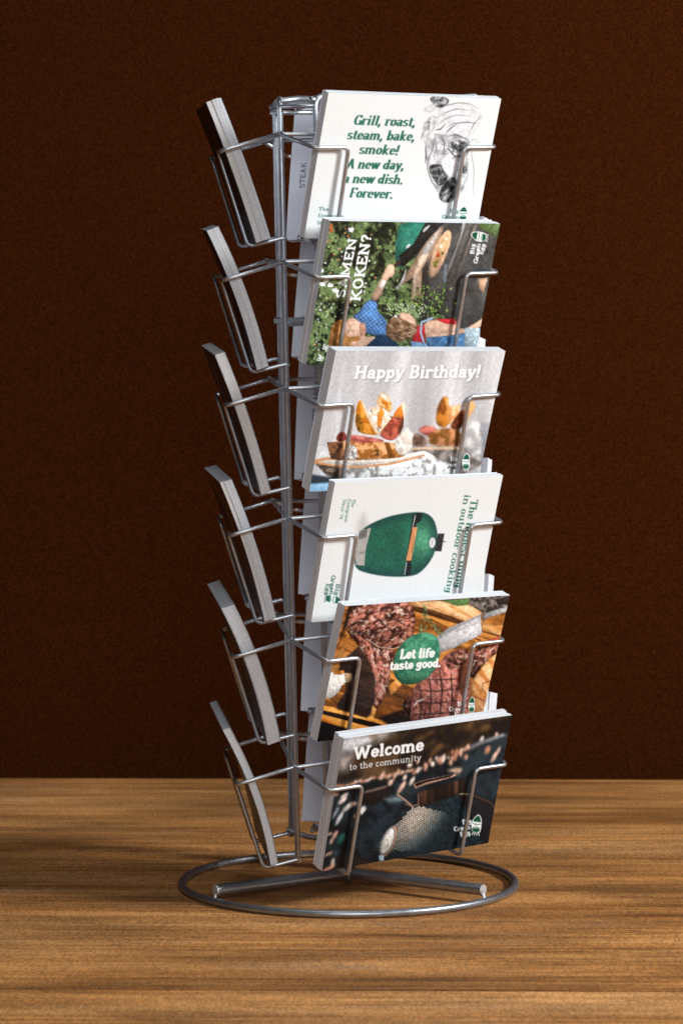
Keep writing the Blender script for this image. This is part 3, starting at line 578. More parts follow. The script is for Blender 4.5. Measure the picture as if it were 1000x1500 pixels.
    # green badge
    badge = [(450, 330), (480, 270), (530, 225), (590, 206), (645, 222), (665, 270), (664, 330), (640, 385), (590, 430), (530, 452), (480, 440), (452, 400)]
    a.poly(badge, lambda X, Y, d: mixc(np.array([56, 122, 96.]), np.array([92, 162, 128.]), sstep(.3, .7, fbm(X, Y, 26, 96, 4))), soft=2.5, smooth=1)
    a.text("Let life", (480, 330), (638, 322), 42, (.095, .07), .2, (250, 250, 248))
    a.text("taste good.", (434, 381), (668, 366), 38, (.095, .07), .2, (250, 250, 248))
    logo(a, [("Big", (746, 545), (786, 544)), ("Green", (706, 570), (782, 567)), ("Egg", (732, 594), (782, 590))], 20, (240, 238, 236), (812, 542, 30, 76), dark=True)
    return a

def art_bottles(cn):
    a = Art(cn, (46, 36, 30)); a.photo = 1.0; a.sat = .82; X, Y = a.X, a.Y
    n = fbm(X, Y, 120, 161, 4, 1.6, -.6)
    a.img[:] = mixc(np.array([40, 32, 30.]), np.array([112, 82, 52.]), sstep(.35, .7, n))
    rr = random.Random(12)
    a.poly([(190, 160), (420, 140), (330, 190), (255, 225), (200, 235)], (206, 206, 208), soft=40); a.poly([(195, 175), (330, 160), (250, 215), (200, 220)], (222, 224, 228), soft=30)
    a.poly([(190, 240), (250, 240), (230, 300), (190, 310)], (172, 160, 156), soft=40)
    for i in range(46):
        x, y = rr.uniform(330, 930), rr.uniform(90, 260)
        a.ell(x, y, rr.uniform(10, 34), rr.uniform(6, 16), rr.choice([(150, 106, 52), (120, 84, 50), (96, 72, 52), (58, 44, 38), (84, 70, 40)]), ang=rr.uniform(-60, -20), soft=16, alpha=.6)
    a.poly([(150, 380), (300, 335), (560, 285), (720, 230), (960, 120), (900, 640), (120, 740), (90, 600)], lambda X, Y, d: mixc(np.array([22, 32, 40.]), np.array([44, 58, 66.]), sstep(.3, .7, fbm(X, Y, 60, 162, 3))), soft=14)
    # rows of copper-lit caps and bottles
    P = [(250, 200, 174), (236, 170, 140), (255, 230, 214), (206, 138, 106)]
    def lit(x, y, rx, ry, an, c=None, s=5): a.ell(x, y, rx, ry, c or rr.choice(P), ang=an, soft=s)
    for i in range(30):
        f = i / 29; x = 170 + 390 * f + rr.uniform(-5, 5); y = 372 - 84 * f + rr.uniform(-5, 5); lit(x, y, rr.uniform(7, 12), rr.uniform(5, 8), -25)
    for i in range(36):
        f = rr.random(); x = 360 + 380 * f; y = 330 - 110 * f + rr.uniform(-18, 26); lit(x, y, rr.uniform(5, 8), rr.uniform(7, 15), 20)
    for i in range(34):
        f = rr.random(); x = 330 + 400 * f; y = 345 - 110 * f + rr.uniform(0, 44); a.ell(x, y, 15, 9, (24, 34, 42), ang=-30, soft=6, alpha=.9)
    for x, y, rx, ry, an in ((455, 372, 9, 34, 35), (408, 352, 10, 16, 35), (500, 345, 8, 22, 30), (470, 330, 8, 14, 30), (560, 285, 8, 18, 10), (590, 272, 9, 12, 0), (637, 250, 7, 22, 10), (622, 262, 8, 14, 10),
                             (690, 238, 8, 24, 8), (803, 172, 8, 22, 20), (870, 150, 7, 14, 10), (860, 240, 9, 30, 32), (880, 212, 6, 18, 20), (830, 212, 12, 20, 25), (745, 200, 10, 12, 0), (668, 268, 9, 10, 0)):
        lit(x, y, rx, ry, an, s=5)
    a.poly([(750, 195), (780, 180), (900, 140), (915, 150), (800, 190), (760, 215)], (140, 144, 154), soft=8)
    for x, y, rx, ry, an, c in ((215, 405, 20, 8, -35, (240, 226, 214)), (205, 428, 24, 9, -38, (236, 216, 204)), (228, 455, 34, 10, -40, (226, 222, 218)), (190, 505, 34, 8, -60, (206, 206, 210)), (176, 480, 30, 6, -62, (150, 160, 168)), (178, 400, 16, 8, -10, (226, 180, 150)),
                             (255, 442, 12, 7, -30, (222, 170, 140)), (290, 470, 14, 20, 20, (236, 230, 226)), (262, 492, 12, 8, -30, (180, 120, 70)), (170, 575, 8, 26, 30, (204, 150, 130)), (150, 568, 12, 6, -25, (226, 176, 150)), (155, 600, 6, 14, 20, (212, 166, 146)),
                             (140, 655, 22, 5, -28, (222, 160, 130)), (158, 690, 7, 20, 10, (226, 190, 176)), (140, 715, 30, 7, -28, (214, 140, 110)), (195, 590, 14, 30, 35, (38, 90, 84)), (180, 650, 16, 12, 0, (60, 90, 100))):
        a.ell(x, y, rx, ry, c, ang=an, soft=6)
    a.poly([(270, 400), (395, 362), (400, 420), (330, 450), (290, 440)], (40, 32, 32), soft=5); a.line([(300, 392), (390, 368)], 5, (226, 170, 146), soft=3)
    a.blur(3)
    # large egg shoulder on the left
    a.poly([(235, 560), (300, 470), (390, 415), (440, 412), (500, 450), (560, 440), (420, 560), (330, 690), (200, 720)], lambda X, Y, d: mixc(np.array([20, 30, 38.]), np.array([38, 54, 64.]), sstep(.3, .7, fbm(X, Y, 40, 163, 3))), soft=8)
    a.poly([(380, 418), (440, 408), (470, 430), (400, 440)], (110, 132, 140), soft=16)
    a.line([(438, 402), (470, 425), (498, 450)], 6, (206, 156, 126), soft=4); a.poly([(180, 640), (330, 690), (300, 720), (170, 730)], (40, 34, 34), soft=14)
    # front egg with dimpled skin
    a.poly([(330, 690), (420, 520), (530, 445), (640, 395), (760, 400), (860, 440), (840, 640), (600, 660)], lambda X, Y, d: mixc(np.array([18, 34, 42.]), np.array([34, 54, 62.]), sstep(.3, .7, fbm(X, Y, 8, 164, 3))), soft=6)
    a.poly([(700, 400), (760, 395), (870, 430), (870, 620), (820, 620), (780, 560)], (34, 34, 40), soft=14)
    dome = [(335, 690), (360, 610), (420, 530), (470, 480), (525, 447), (590, 462), (640, 500), (700, 580), (720, 640), (560, 700), (380, 700)]
    a.poly(dome, lambda X, Y, d: mixc(np.array([18, 32, 40.]), np.array([34, 52, 60.]), sstep(.3, .7, fbm(X, Y, 8, 174, 3))), soft=8, smooth=1)
    a.poly([(352, 640), (400, 560), (450, 505), (525, 449), (585, 466), (560, 520), (480, 590), (400, 650)], (84, 68, 60), soft=26, alpha=.6)
    for i in range(-26, 30):
        for j in range(-24, 26):
            p, q = i * 11.5 + (j % 2) * 5.7, j * 8.2
            x = 505 + p * .82 + q * .52; y = 545 - p * .50 + q * .80 + .0011 * p * p
            # inside the lit cap of the dome
            if x > 648 or y > 640 or y < 452 + abs(x - 530) * .22 + (max(0, 500 - x) * .75): continue
            e = (x - 480) * .55 + (y - 520) * .83
            w = math.exp(-((e + 2) / 92.0) ** 2) * math.exp(-((x - 510) / 135.0) ** 2)
            if w < .04: continue
            c = np.array([30, 54, 62]) * (1 - w) + np.array([255, 232, 210]) * w
            a.ell(x, y, 5.0, 3.1, c, ang=-36, soft=2.6, alpha=min(1, w * 2.8))
    a.line([(700, 400), (770, 405), (840, 432), (870, 470)], 5, (120, 84, 60), soft=5, alpha=.8); a.line([(690, 396), (740, 398)], 4, (176, 180, 120), soft=3)
    # thermometer dial
    a.ell(392, 602, 27, 72, (190, 140, 104), ang=24, soft=4); a.ell(388, 600, 25, 66, (120, 126, 134), ang=24, soft=3); a.ell(390, 600, 20, 58, (222, 218, 210), ang=24, soft=3)
    a.line([(388, 590), (394, 612), (384, 628)], 2, (110, 80, 70), soft=2); a.poly([(350, 660), (372, 658), (372, 684), (352, 684)], (150, 176, 190), soft=6)
    # chimney cap
    a.poly([(522, 392), (730, 330), (725, 390), (640, 420), (548, 448), (528, 440)], lambda X, Y, d: mixc(np.array([40, 30, 28.]), np.array([104, 68, 54.]), sstep(.4, .7, fbm(X, Y * .1, 26, 165, 3))), soft=4)
    a.poly([(505, 355), (560, 338), (690, 312), (690, 322), (560, 360), (512, 378)], (214, 160, 134), soft=3); a.poly([(512, 356), (560, 341), (685, 314), (668, 326), (560, 350), (520, 366)], (34, 28, 28), soft=3)
    a.poly([(645, 300), (690, 285), (722, 288), (705, 318), (690, 312)], (190, 160, 134), soft=16, smooth=1)
    a.line([(470, 440), (500, 452), (525, 444)], 6, (176, 126, 100), soft=7, alpha=.8); a.line([(526, 400), (526, 440)], 4, (150, 110, 90), soft=5)
    W = (250, 250, 250)
    a.text("Welcome", (254, 254), (552, 214), 50, (.088, .066), .2, W); a.text("to the community", (236, 299), (541, 257), 27, (.045, .034), .2, W)
    logo(a, [("Big", (716, 528), (756, 522)), ("Green", (678, 558), (750, 546)), ("Egg", (706, 580), (750, 570))], 20, W, (776, 528, 44, 84), ang=6, dark=True)
    return a

# ---------------------------------------------------------------- materials
def nt(name):
    m = bpy.data.materials.new(name); m.use_nodes = True
    n = m.node_tree.nodes; return m, n, m.node_tree.links, n["Principled BSDF"]
def node(n, t, **k):
    x = n.new(t)
    for a, b in k.items():
        if a.startswith('i_'): x.inputs[a[2:].replace('_', ' ')].default_value = b
        else: setattr(x, a, b)
    return x
def ramp(n, stops):
    r = n.new("ShaderNodeValToRGB"); e = r.color_ramp.elements
    e[0].position, e[0].color = stops[0]; e[1].position, e[1].color = stops[-1]
    for p, c in stops[1:-1]:
        q = e.new(p); q.color = c
    return r
def rgb(*c):
    return tuple(float(v) for v in lin(c)) + (1.0,)
def mapping(n, l, scale, coord="Object", loc=(0, 0, 0)):
    tc = n.new("ShaderNodeTexCoord"); mp = n.new("ShaderNodeMapping")
    mp.inputs["Scale"].default_value = scale; mp.inputs["Location"].default_value = loc
    l.new(tc.outputs[coord], mp.inputs["Vector"]); return mp

def mat_metal(name, base, r0, r1, met=0.88):
    m, n, l, p = nt(name)
    p.inputs["Metallic"].default_value = met
    mp = mapping(n, l, (1, 1, 1)); nz = node(n, "ShaderNodeTexNoise", i_Scale=160.0, i_Detail=5.0); l.new(mp.outputs[0], nz.inputs["Vector"])
    nf = node(n, "ShaderNodeTexNoise", i_Scale=1400.0, i_Detail=2.0); l.new(mp.outputs[0], nf.inputs["Vector"])
    r = ramp(n, [(0.3, tuple(b * .85 for b in base) + (1,)), (0.55, tuple(base) + (1,)), (0.8, tuple(min(1, b * 1.1) for b in base) + (1,))]); l.new(nz.outputs[0], r.inputs[0]); l.new(r.outputs[0], p.inputs["Base Color"])
    mr = node(n, "ShaderNodeMapRange", i_To_Min=r0, i_To_Max=r1); l.new(nz.outputs[0], mr.inputs[0]); l.new(mr.outputs[0], p.inputs["Roughness"])
    b = node(n, "ShaderNodeBump", i_Strength=0.25, i_Distance=0.0002); l.new(nf.outputs[0], b.inputs["Height"]); l.new(b.outputs[0], p.inputs["Normal"])
    return m
ZINC = mat_metal("zinc_wire", (0.50, 0.52, 0.55), 0.28, 0.42)
STEEL = mat_metal("base_steel", (0.36, 0.375, 0.40), 0.32, 0.42)
CUT = mat_metal("cut_end", (0.8, 0.8, 0.8), 0.4, 0.6)

def mat_print(name, rough=0.42):
    m, n, l, p = nt(name)
    a = node(n, "ShaderNodeAttribute", attribute_name="print"); p.inputs["Roughness"].default_value = rough
    mp = mapping(n, l, (1, 1, 1)); g = node(n, "ShaderNodeTexNoise", i_Scale=1500.0, i_Detail=1.0); l.new(mp.outputs[0], g.inputs["Vector"])
    r = ramp(n, [(0.3, (0.87, 0.87, 0.87, 1)), (0.7, (1.0, 1.0, 1.0, 1))]); l.new(g.outputs[0], r.inputs[0])
    mx = node(n, "ShaderNodeMix", data_type='RGBA', blend_type='MULTIPLY'); mx.inputs[0].default_value = 1.0
    l.new(a.outputs["Color"], mx.inputs[6]); l.new(r.outputs[0], mx.inputs[7]); l.new(mx.outputs[2], p.inputs["Base Color"])
    p.inputs["Specular IOR Level"].default_value = 0.22
    return m
PRINT = mat_print("printed_face")

def mat_edge(name, c1, c2, band, fine=1300.0, groove=0.62):
    """cut edges of stacked cards: fine lines across the thickness, soft tone changes along the length"""
    m, n, l, p = nt(name)
    mp = mapping(n, l, (1.2, fine, 1.2)); nz = node(n, "ShaderNodeTexNoise", i_Scale=1.0, i_Detail=2.0); l.new(mp.outputs[0], nz.inputs["Vector"])
    mp2 = mapping(n, l, (14, 30, 14), loc=band); n2 = node(n, "ShaderNodeTexNoise", i_Scale=1.0, i_Detail=3.0); l.new(mp2.outputs[0], n2.inputs["Vector"])
    mp3 = mapping(n, l, (1, 1, 1)); n3 = node(n, "ShaderNodeTexNoise", i_Scale=1700.0, i_Detail=1.0); l.new(mp3.outputs[0], n3.inputs["Vector"])
    r = ramp(n, [(0.25, rgb(*c1)), (0.75, rgb(*c2))]); l.new(n2.outputs[0], r.inputs[0])
    r2 = ramp(n, [(0.34, (groove, groove, groove * 1.01, 1)), (0.52, (1, 1, 1, 1))]); l.new(nz.outputs[0], r2.inputs[0])
    r3 = ramp(n, [(0.3, (0.74, 0.74, 0.74, 1)), (0.7, (1, 1, 1, 1))]); l.new(n3.outputs[0], r3.inputs[0])
    mx = node(n, "ShaderNodeMix", data_type='RGBA', blend_type='MULTIPLY'); mx.inputs[0].default_value = 1.0
    l.new(r.outputs[0], mx.inputs[6]); l.new(r2.outputs[0], mx.inputs[7])
    my = node(n, "ShaderNodeMix", data_type='RGBA', blend_type='MULTIPLY'); my.inputs[0].default_value = 1.0
    l.new(mx.outputs[2], my.inputs[6]); l.new(r3.outputs[0], my.inputs[7]); l.new(my.outputs[2], p.inputs["Base Color"])
    b = node(n, "ShaderNodeBump", i_Strength=0.5, i_Distance=0.0002); l.new(nz.outputs[0], b.inputs["Height"]); l.new(b.outputs[0], p.inputs["Normal"])
    p.inputs["Roughness"].default_value = 0.85
    return m
EDGES = [mat_edge("card_edges", (222, 224, 228), (240, 243, 247), (0, 0, 0), 1900.0, 0.80), mat_edge("card_edges_warm", (224, 217, 210), (238, 240, 244), (3, 1, 2)),
         mat_edge("card_edges_cool", (214, 218, 224), (238, 238, 240), (7, 5, 1))]

def mat_wall():
    m, n, l, p = nt("painted_wall")
    mp = mapping(n, l, (1, 1, 1)); a = node(n, "ShaderNodeTexNoise", i_Scale=820.0, i_Detail=0.0, i_Roughness=0.5); l.new(mp.outputs[0], a.inputs["Vector"])
    b = node(n, "ShaderNodeTexNoise", i_Scale=2.2, i_Detail=3.0); l.new(mp.outputs[0], b.inputs["Vector"])
    r = ramp(n, [(0.25, (0.017, 0.0024, 0.0002, 1)), (0.5, (0.037, 0.0074, 0.0006, 1)), (0.75, (0.068, 0.0160, 0.0018, 1))]); l.new(a.outputs[0], r.inputs[0])
    r2 = ramp(n, [(0.3, (0.88, 0.88, 0.88, 1)), (0.7, (1, 1, 1, 1))]); l.new(b.outputs[0], r2.inputs[0])
    mx = node(n, "ShaderNodeMix", data_type='RGBA', blend_type='MULTIPLY'); mx.inputs[0].default_value = 1.0
    l.new(r.outputs[0], mx.inputs[6]); l.new(r2.outputs[0], mx.inputs[7]); l.new(mx.outputs[2], p.inputs["Base Color"])
    bp = node(n, "ShaderNodeBump", i_Strength=0.3, i_Distance=0.001); l.new(a.outputs[0], bp.inputs["Height"]); l.new(bp.outputs[0], p.inputs["Normal"])
    p.inputs["Roughness"].default_value = 0.95; p.inputs["Specular IOR Level"].default_value = 0.05
    return m

def mat_wood():
    m, n, l, p = nt("brown_wood"); oi = n.new("ShaderNodeObjectInfo")
    def streak(sx, sy, loc, det=4.0, rough=.6):
        mp = mapping(n, l, (sx, sy, 1.0), loc=loc); vm = node(n, "ShaderNodeVectorMath", operation='ADD'); l.new(mp.outputs[0], vm.inputs[0]); l.new(oi.outputs["Random"], vm.inputs[1]); x = node(n, "ShaderNodeTexNoise", i_Scale=1.0, i_Detail=det, i_Roughness=rough, i_Distortion=0.1)
        l.new(vm.outputs[0], x.inputs["Vector"]); return x
    big = streak(2.0, 15.0, (3.3, 1.2, 0), 3.0); mid = streak(4.0, 125.0, (0, 5, 0), 6.0, .68); fine = streak(11.0, 360.0, (9, 2, 0), 4.0, .75); patch = streak(7.0, 26.0, (1, 8, 0), 3.0)
    spk = streak(560.0, 150.0, (0, 0, 0), 1.0, .7)
    A1 = node(n, "ShaderNodeMath", operation='MULTIPLY'); A1.inputs[1].default_value = 0.42; l.new(big.outputs[0], A1.inputs[0])
    A2 = node(n, "ShaderNodeMath", operation='MULTIPLY_ADD'); A2.inputs[1].default_value = 0.36; l.new(mid.outputs[0], A2.inputs[0]); l.new(A1.outputs[0], A2.inputs[2])
    A3 = node(n, "ShaderNodeMath", operation='MULTIPLY_ADD'); A3.inputs[1].default_value = 0.22; l.new(fine.outputs[0], A3.inputs[0]); l.new(A2.outputs[0], A3.inputs[2])
    r = ramp(n, [(0.36, (0.16, 0.060, 0.015, 1)), (0.45, (0.345, 0.148, 0.046, 1)), (0.53, (0.51, 0.238, 0.084, 1)), (0.63, (0.68, 0.36, 0.15, 1))]); l.new(A3.outputs[0], r.inputs[0])
    # greyish worn fibres
    rp = ramp(n, [(0.56, (0, 0, 0, 1)), (0.70, (1, 1, 1, 1))]); l.new(patch.outputs[0], rp.inputs[0])
    rm = ramp(n, [(0.46, (0, 0, 0, 1)), (0.62, (1, 1, 1, 1))]); l.new(mid.outputs[0], rm.inputs[0])
    mm = node(n, "ShaderNodeMath", operation='MULTIPLY'); l.new(rp.outputs[0], mm.inputs[0]); l.new(rm.outputs[0], mm.inputs[1])
    m2 = node(n, "ShaderNodeMath", operation='MULTIPLY'); m2.inputs[1].default_value = 0.5; l.new(mm.outputs[0], m2.inputs[0])
    mx = node(n, "ShaderNodeMix", data_type='RGBA'); l.new(m2.outputs[0], mx.inputs[0]); l.new(r.outputs[0], mx.inputs[6]); mx.inputs[7].default_value = (0.42, 0.28, 0.19, 1)
    # dark pores
    rq = ramp(n, [(0.30, (0.42, 0.36, 0.33, 1)), (0.42, (1, 1, 1, 1))]); l.new(fine.outputs[0], rq.inputs[0])
    my = node(n, "ShaderNodeMix", data_type='RGBA', blend_type='MULTIPLY'); my.inputs[0].default_value = 0.8; l.new(mx.outputs[2], my.inputs[6]); l.new(rq.outputs[0], my.inputs[7])
    fl = streak(26.0, 210.0, (4, 4, 0), 2.0); rf = ramp(n, [(0.25, (0.30, 0.24, 0.2, 1)), (0.31, (1, 1, 1, 1))]); l.new(fl.outputs[0], rf.inputs[0])
    mf = node(n, "ShaderNodeMix", data_type='RGBA', blend_type='MULTIPLY'); mf.inputs[0].default_value = 0.9; l.new(my.outputs[2], mf.inputs[6]); l.new(rf.outputs[0], mf.inputs[7]); my = mf
    rs = ramp(n, [(0.3, (0.74, 0.73, 0.72, 1)), (0.7, (1.26, 1.26, 1.26, 1))]); l.new(spk.outputs[0], rs.inputs[0])
    mz = node(n, "ShaderNodeMix", data_type='RGBA', blend_type='MULTIPLY'); mz.inputs[0].default_value = 1.0; l.new(my.outputs[2], mz.inputs[6]); l.new(rs.outputs[0], mz.inputs[7])
    rd = node(n, "ShaderNodeMapRange", i_To_Min=0.93, i_To_Max=1.02); l.new(oi.outputs["Random"], rd.inputs[0])
    bl = streak(5.5, 20.0, (2, 7, 0), 3.0); rb = node(n, "ShaderNodeMapRange", i_From_Min=0.32, i_From_Max=0.68, i_To_Min=0.58, i_To_Max=1.24); l.new(bl.outputs[0], rb.inputs[0])
    ml = node(n, "ShaderNodeMath", operation='MULTIPLY'); l.new(rd.outputs[0], ml.inputs[0]); l.new(rb.outputs[0], ml.inputs[1])
    hs = node(n, "ShaderNodeHueSaturation", i_Saturation=1.03); l.new(mz.outputs[2], hs.inputs["Color"]); l.new(ml.outputs[0], hs.inputs["Value"]); l.new(hs.outputs[0], p.inputs["Base Color"])
    mr = node(n, "ShaderNodeMapRange", i_To_Min=0.5, i_To_Max=0.75); l.new(mid.outputs[0], mr.inputs[0]); l.new(mr.outputs[0], p.inputs["Roughness"])
    b = node(n, "ShaderNodeBump", i_Strength=0.35, i_Distance=0.0006); l.new(A3.outputs[0], b.inputs["Height"]); l.new(b.outputs[0], p.inputs["Normal"])
    p.inputs["Specular IOR Level"].default_value = 0.3
    return m

# ---------------------------------------------------------------- mesh helpers
def link(name, me, mat=None, parent=None, matrix=None):
    o = bpy.data.objects.new(name, me); C.objects.link(o)
    if mat and me and not me.materials: me.materials.append(mat)
    if parent: o.parent = parent
    if matrix is not None: o.matrix_local = matrix
    return o
def tag(o, label=None, cat=None, group=None, kind=None):
    for k, v in (('label', label), ('category', cat), ('group', group), ('kind', kind)):
        if v: o[k] = v
    return o
def smooth(me):
    me.polygons.foreach_set("use_smooth", [True] * len(me.polygons)); return me

def fillet(pts, rad, seg=5):
    P = [Vector(p) for p in pts]; out = [P[0]]
    for i in range(1, len(P) - 1):
        a, b, c = P[i - 1], P[i], P[i + 1]; u = (a - b); v = (c - b); r = min(rad, u.length * .48, v.length * .48)
        u.normalize(); v.normalize(); p, q = b + u * r, b + v * r
        for k in range(seg + 1):
            t = k / seg; out.append(p * (1 - t) ** 2 + b * 2 * t * (1 - t) + q * t * t)
    out.append(P[-1]); return out
def tube(bm, pts, r, n=12, closed=False, cap=True, flat=None):
    """sweep a circle along points; flat = list of radius factors per point"""
    P = [Vector(p) for p in pts]; N = len(P); rings = []
    T = []
    for i in range(N):
        if closed: t = P[(i + 1) % N] - P[i - 1]
        else: t = (P[min(i + 1, N - 1)] - P[max(i - 1, 0)])
        T.append(t.normalized())
    ref = Vector((0, 0, 1)) if abs(T[0].z) < .9 else Vector((1, 0, 0)); u = (ref - T[0] * ref.dot(T[0])).normalized()
    for i in range(N):
        u = (u - T[i] * u.dot(T[i])).normalized(); w = T[i].cross(u); f = flat[i] if flat else 1
        rings.append([bm.verts.new(P[i] + (u * math.cos(2 * math.pi * k / n) + w * math.sin(2 * math.pi * k / n)) * r * f) for k in range(n)])
    for i in range(N if closed else N - 1):
        a, b = rings[i], rings[(i + 1) % N]
        for k in range(n): bm.faces.new((a[k], a[(k + 1) % n], b[(k + 1) % n], b[k]))
    if cap and not closed:
        for rg, s, t in ((rings[0], -1, T[0]), (rings[-1], 1, T[-1])):
            c = bm.verts.new(sum((v.co for v in rg), Vector()) / n + t * s * r * .45)
            for k in range(n):
                f = (rg[k], rg[(k + 1) % n], c); bm.faces.new(f if s > 0 else f[::-1])
def mesh_of(name, fn):
    bm = bmesh.new(); fn(bm); bmesh.ops.recalc_face_normals(bm, faces=bm.faces); me = bpy.data.meshes.new(name); bm.to_mesh(me); bm.free(); return smooth(me)

# ---------------------------------------------------------------- the setting
def wall_bm(bm): bmesh.ops.create_cube(bm, size=1, matrix=Matrix.Translation((0, .66, .9)) @ Matrix.Diagonal((6, .1, 3.4, 1)))
me = bpy.data.meshes.new("wall"); bm = bmesh.new(); wall_bm(bm); bm.to_mesh(me); bm.free()
tag(link("wall", me, mat_wall()), kind="structure")
tt = bpy.data.objects.new("table_top", None); C.objects.link(tt); tt.rotation_euler.z = math.radians(-0.9); tag(tt, kind="structure")
WOOD = mat_wood()
for y0, y1, dz in ((.2035, .522, -.0002), (-.3495, .2030, 0), (-.870, -.3500, -.0003), (-2.0, -.8705, 0)):
    bm = bmesh.new(); bmesh.ops.create_cube(bm, size=1, matrix=Matrix.Diagonal((3.6, y1 - y0, .04, 1)))
    bmesh.ops.bevel(bm, geom=[e for e in bm.edges], offset=.0009, segments=2, affect='EDGES')
    me = bpy.data.meshes.new("board"); bm.to_mesh(me); bm.free()
    link("board", me, WOOD, tt, Matrix.Translation((0, (y0 + y1) / 2, -.02 + dz)))

# ---------------------------------------------------------------- the rack
AL = 35.384; PITCH = .08855; Z0 = .53541
BASE = Vector((.00528, 0, 0))
TILT = Matrix.Rotation(math.radians(1.0987), 4, 'X') @ Matrix.Rotation(math.radians(-1.2501), 4, 'Y')
SPIN = TILT @ Matrix.Translation((.00183, 0, 0))          # leaning spinner, relative to the base
def face(j): return Matrix.Rotation(math.radians(AL - 120 * j), 4, 'Z')    # local x = along the card, local -y = outwards
DZ = [0, 0, .0006, -.0018, .0010, -.0006]

rack = bpy.data.objects.new("postcard_rack", None); C.objects.link(rack); rack.location = BASE
tag(rack, "tall three-sided wire postcard rack standing on a round steel base on the wooden table", "display rack")

ring = mesh_of("base_ring", lambda bm: tube(bm, [(.12204 * math.cos(a), .12204 * math.sin(a), .0029) for a in np.linspace(0, 2 * math.pi, 121)[:-1]], .0028, 16, closed=True))
link("base_ring", ring, STEEL, rack)
def spoke_bm(bm): tube(bm, [(0.004, 0, 0), (.05, 0, 0), (.1165, 0, 0)], .0042, 18, cap=False)
sp = mesh_of("base_spoke", spoke_bm)
def end_bm(bm):
    bmesh.ops.create_cone(bm, cap_ends=True, segments=20, radius1=.0041, radius2=.0038, depth=.0006, matrix=Matrix.Translation((.1168, 0, 0)) @ Matrix.Rotation(math.pi / 2, 4, 'Y'))
    tube(bm, [(.1165, 0, -.0028), (.1172, 0, -.0058)], .0013, 8)
en = mesh_of("end_cap", end_bm)
for p in en.polygons: p.use_smooth = False
for az in (-35.0, -144.5, 92.0):
    s = link("base_spoke", sp, STEEL, rack, Matrix.Translation((0, 0, .0096)) @ Matrix.Rotation(math.radians(az), 4, 'Z'))
    link("end_cap", en, CUT, s)
def hub_bm(bm):
    tube(bm, [(0, 0, .005), (0, 0, .008), (0, 0, .011), (0, 0, .0135)], .0052, 20, flat=[.9, 1, 1, .8])
link("base_hub", mesh_of("base_hub", hub_bm), STEEL, rack)
link("centre_shaft", mesh_of("centre_shaft", lambda bm: tube(bm, [(0, 0, .012), (0, 0, .3), (0, 0, .564)], .0034, 14)), ZINC, rack, SPIN)

def loop_bm(x0, x1, zt, xl=None, yl=-.0425):
    xl = xl or -x0
    def f(bm): tube(bm, fillet([(xl, yl, .029), (xl + (x0 - x1), yl, zt), (x1, -.0425, zt), (x0, -.0425, .029)], .009, 6), .0020, 12)
    return f
for j, ps in enumerate(((.0505, .0462, .5735), (.050, .0485, .5725, -.050, -.0392), (.035, .035, .5725, -.050))):
    link("post_loop", mesh_of("post_loop", loop_bm(*ps)), ZINC, rack, SPIN @ face(j))
def bars_bm(z, r, bend):
    def f(bm):
        for s in (-1, 1): tube(bm, [(s * .0485, -.0420, z), (s * .034, -.029, z + bend), (s * .008, -.007, z + bend), (0, 0, z + bend)], r, 10)
    return f
for z, r, b in ((.5705, .0024, .002), (.4145, .0024, 0.0), (.0345, .0022, -.003)):
    me = mesh_of("cross_bar", bars_bm(z, r, b))
    for j in range(3): link("cross_bar", me, ZINC, rack, SPIN @ face(j))

def corner_pt(j, x, y, z): return face(j) @ Vector((x, y, z))
for j in range(3):      # short top rails tying neighbouring loops together
    p, q = corner_pt(j, -.0465 if j != 2 else -.035, -.0425, .5665), corner_pt((j + 1) % 3, .0485 if j != 1 else .034, -.0425, .5665)
    link("top_rail", mesh_of("top_rail", lambda bm: tube(bm, [p, (p + q) / 2, q], .0017, 10)), ZINC, rack, SPIN)

def side_bm(s, ro=.0853, rb=.0662):
    def f(bm):
        pts = [(s * .0795, -.0459, .011), (s * .0789, -ro, 0), (s * .0502, -ro, 0), (s * .0502, -rb, -.0662), (s * .0502, -.0425, -.0606), (s * .0502, -.0405, -.0620)]
        tube(bm, fillet(pts[:5], .0048, 6) + [Vector(pts[5])], .00150, 12)
    return f
SIDE = {(s, f): mesh_of("side_wire", side_bm(s, *((.0868, .0674)))) for s in (-1, 1) for f in (True, False)}
RAIL = mesh_of("back_rail", lambda bm: tube(bm, [(-.0795, -.0459, .011), (0, -.0462, .011), (.0795, -.0459, .011)], .0015, 12))
WELD = mesh_of("weld", lambda bm: bmesh.ops.create_icosphere(bm, subdivisions=2, radius=.0022, matrix=Matrix.Translation((-.0790, -.0459, .0112))))
BOTTOM = mesh_of("bottom_rail", lambda bm: tube(bm, [(-.0520, -.0440, -.0600), (0, -.0440, -.0600), (.0520, -.0440, -.0600)], .0015, 12))
rr = random.Random(7)
for k in range(6):
    for j in range(3):
        M = SPIN @ Matrix.Translation((0, 0, Z0 - k * PITCH + DZ[k])) @ face(j) @ Matrix.Rotation(math.radians(rr.uniform(-.35, .35)), 4, 'X') @ Matrix.Rotation(math.radians(rr.uniform(-.25, .25)), 4, 'Y')
        b = link("basket", RAIL, ZINC, rack, M)
        for s in (-1, 1): link("side_wire", SIDE[s, j == 0], ZINC, b, Matrix.Rotation(math.radians(rr.uniform(-.3, .3)), 4, 'Z'))
        link("weld", WELD, ZINC, b)
        if j == 2: link("bottom_rail", BOTTOM, ZINC, b)

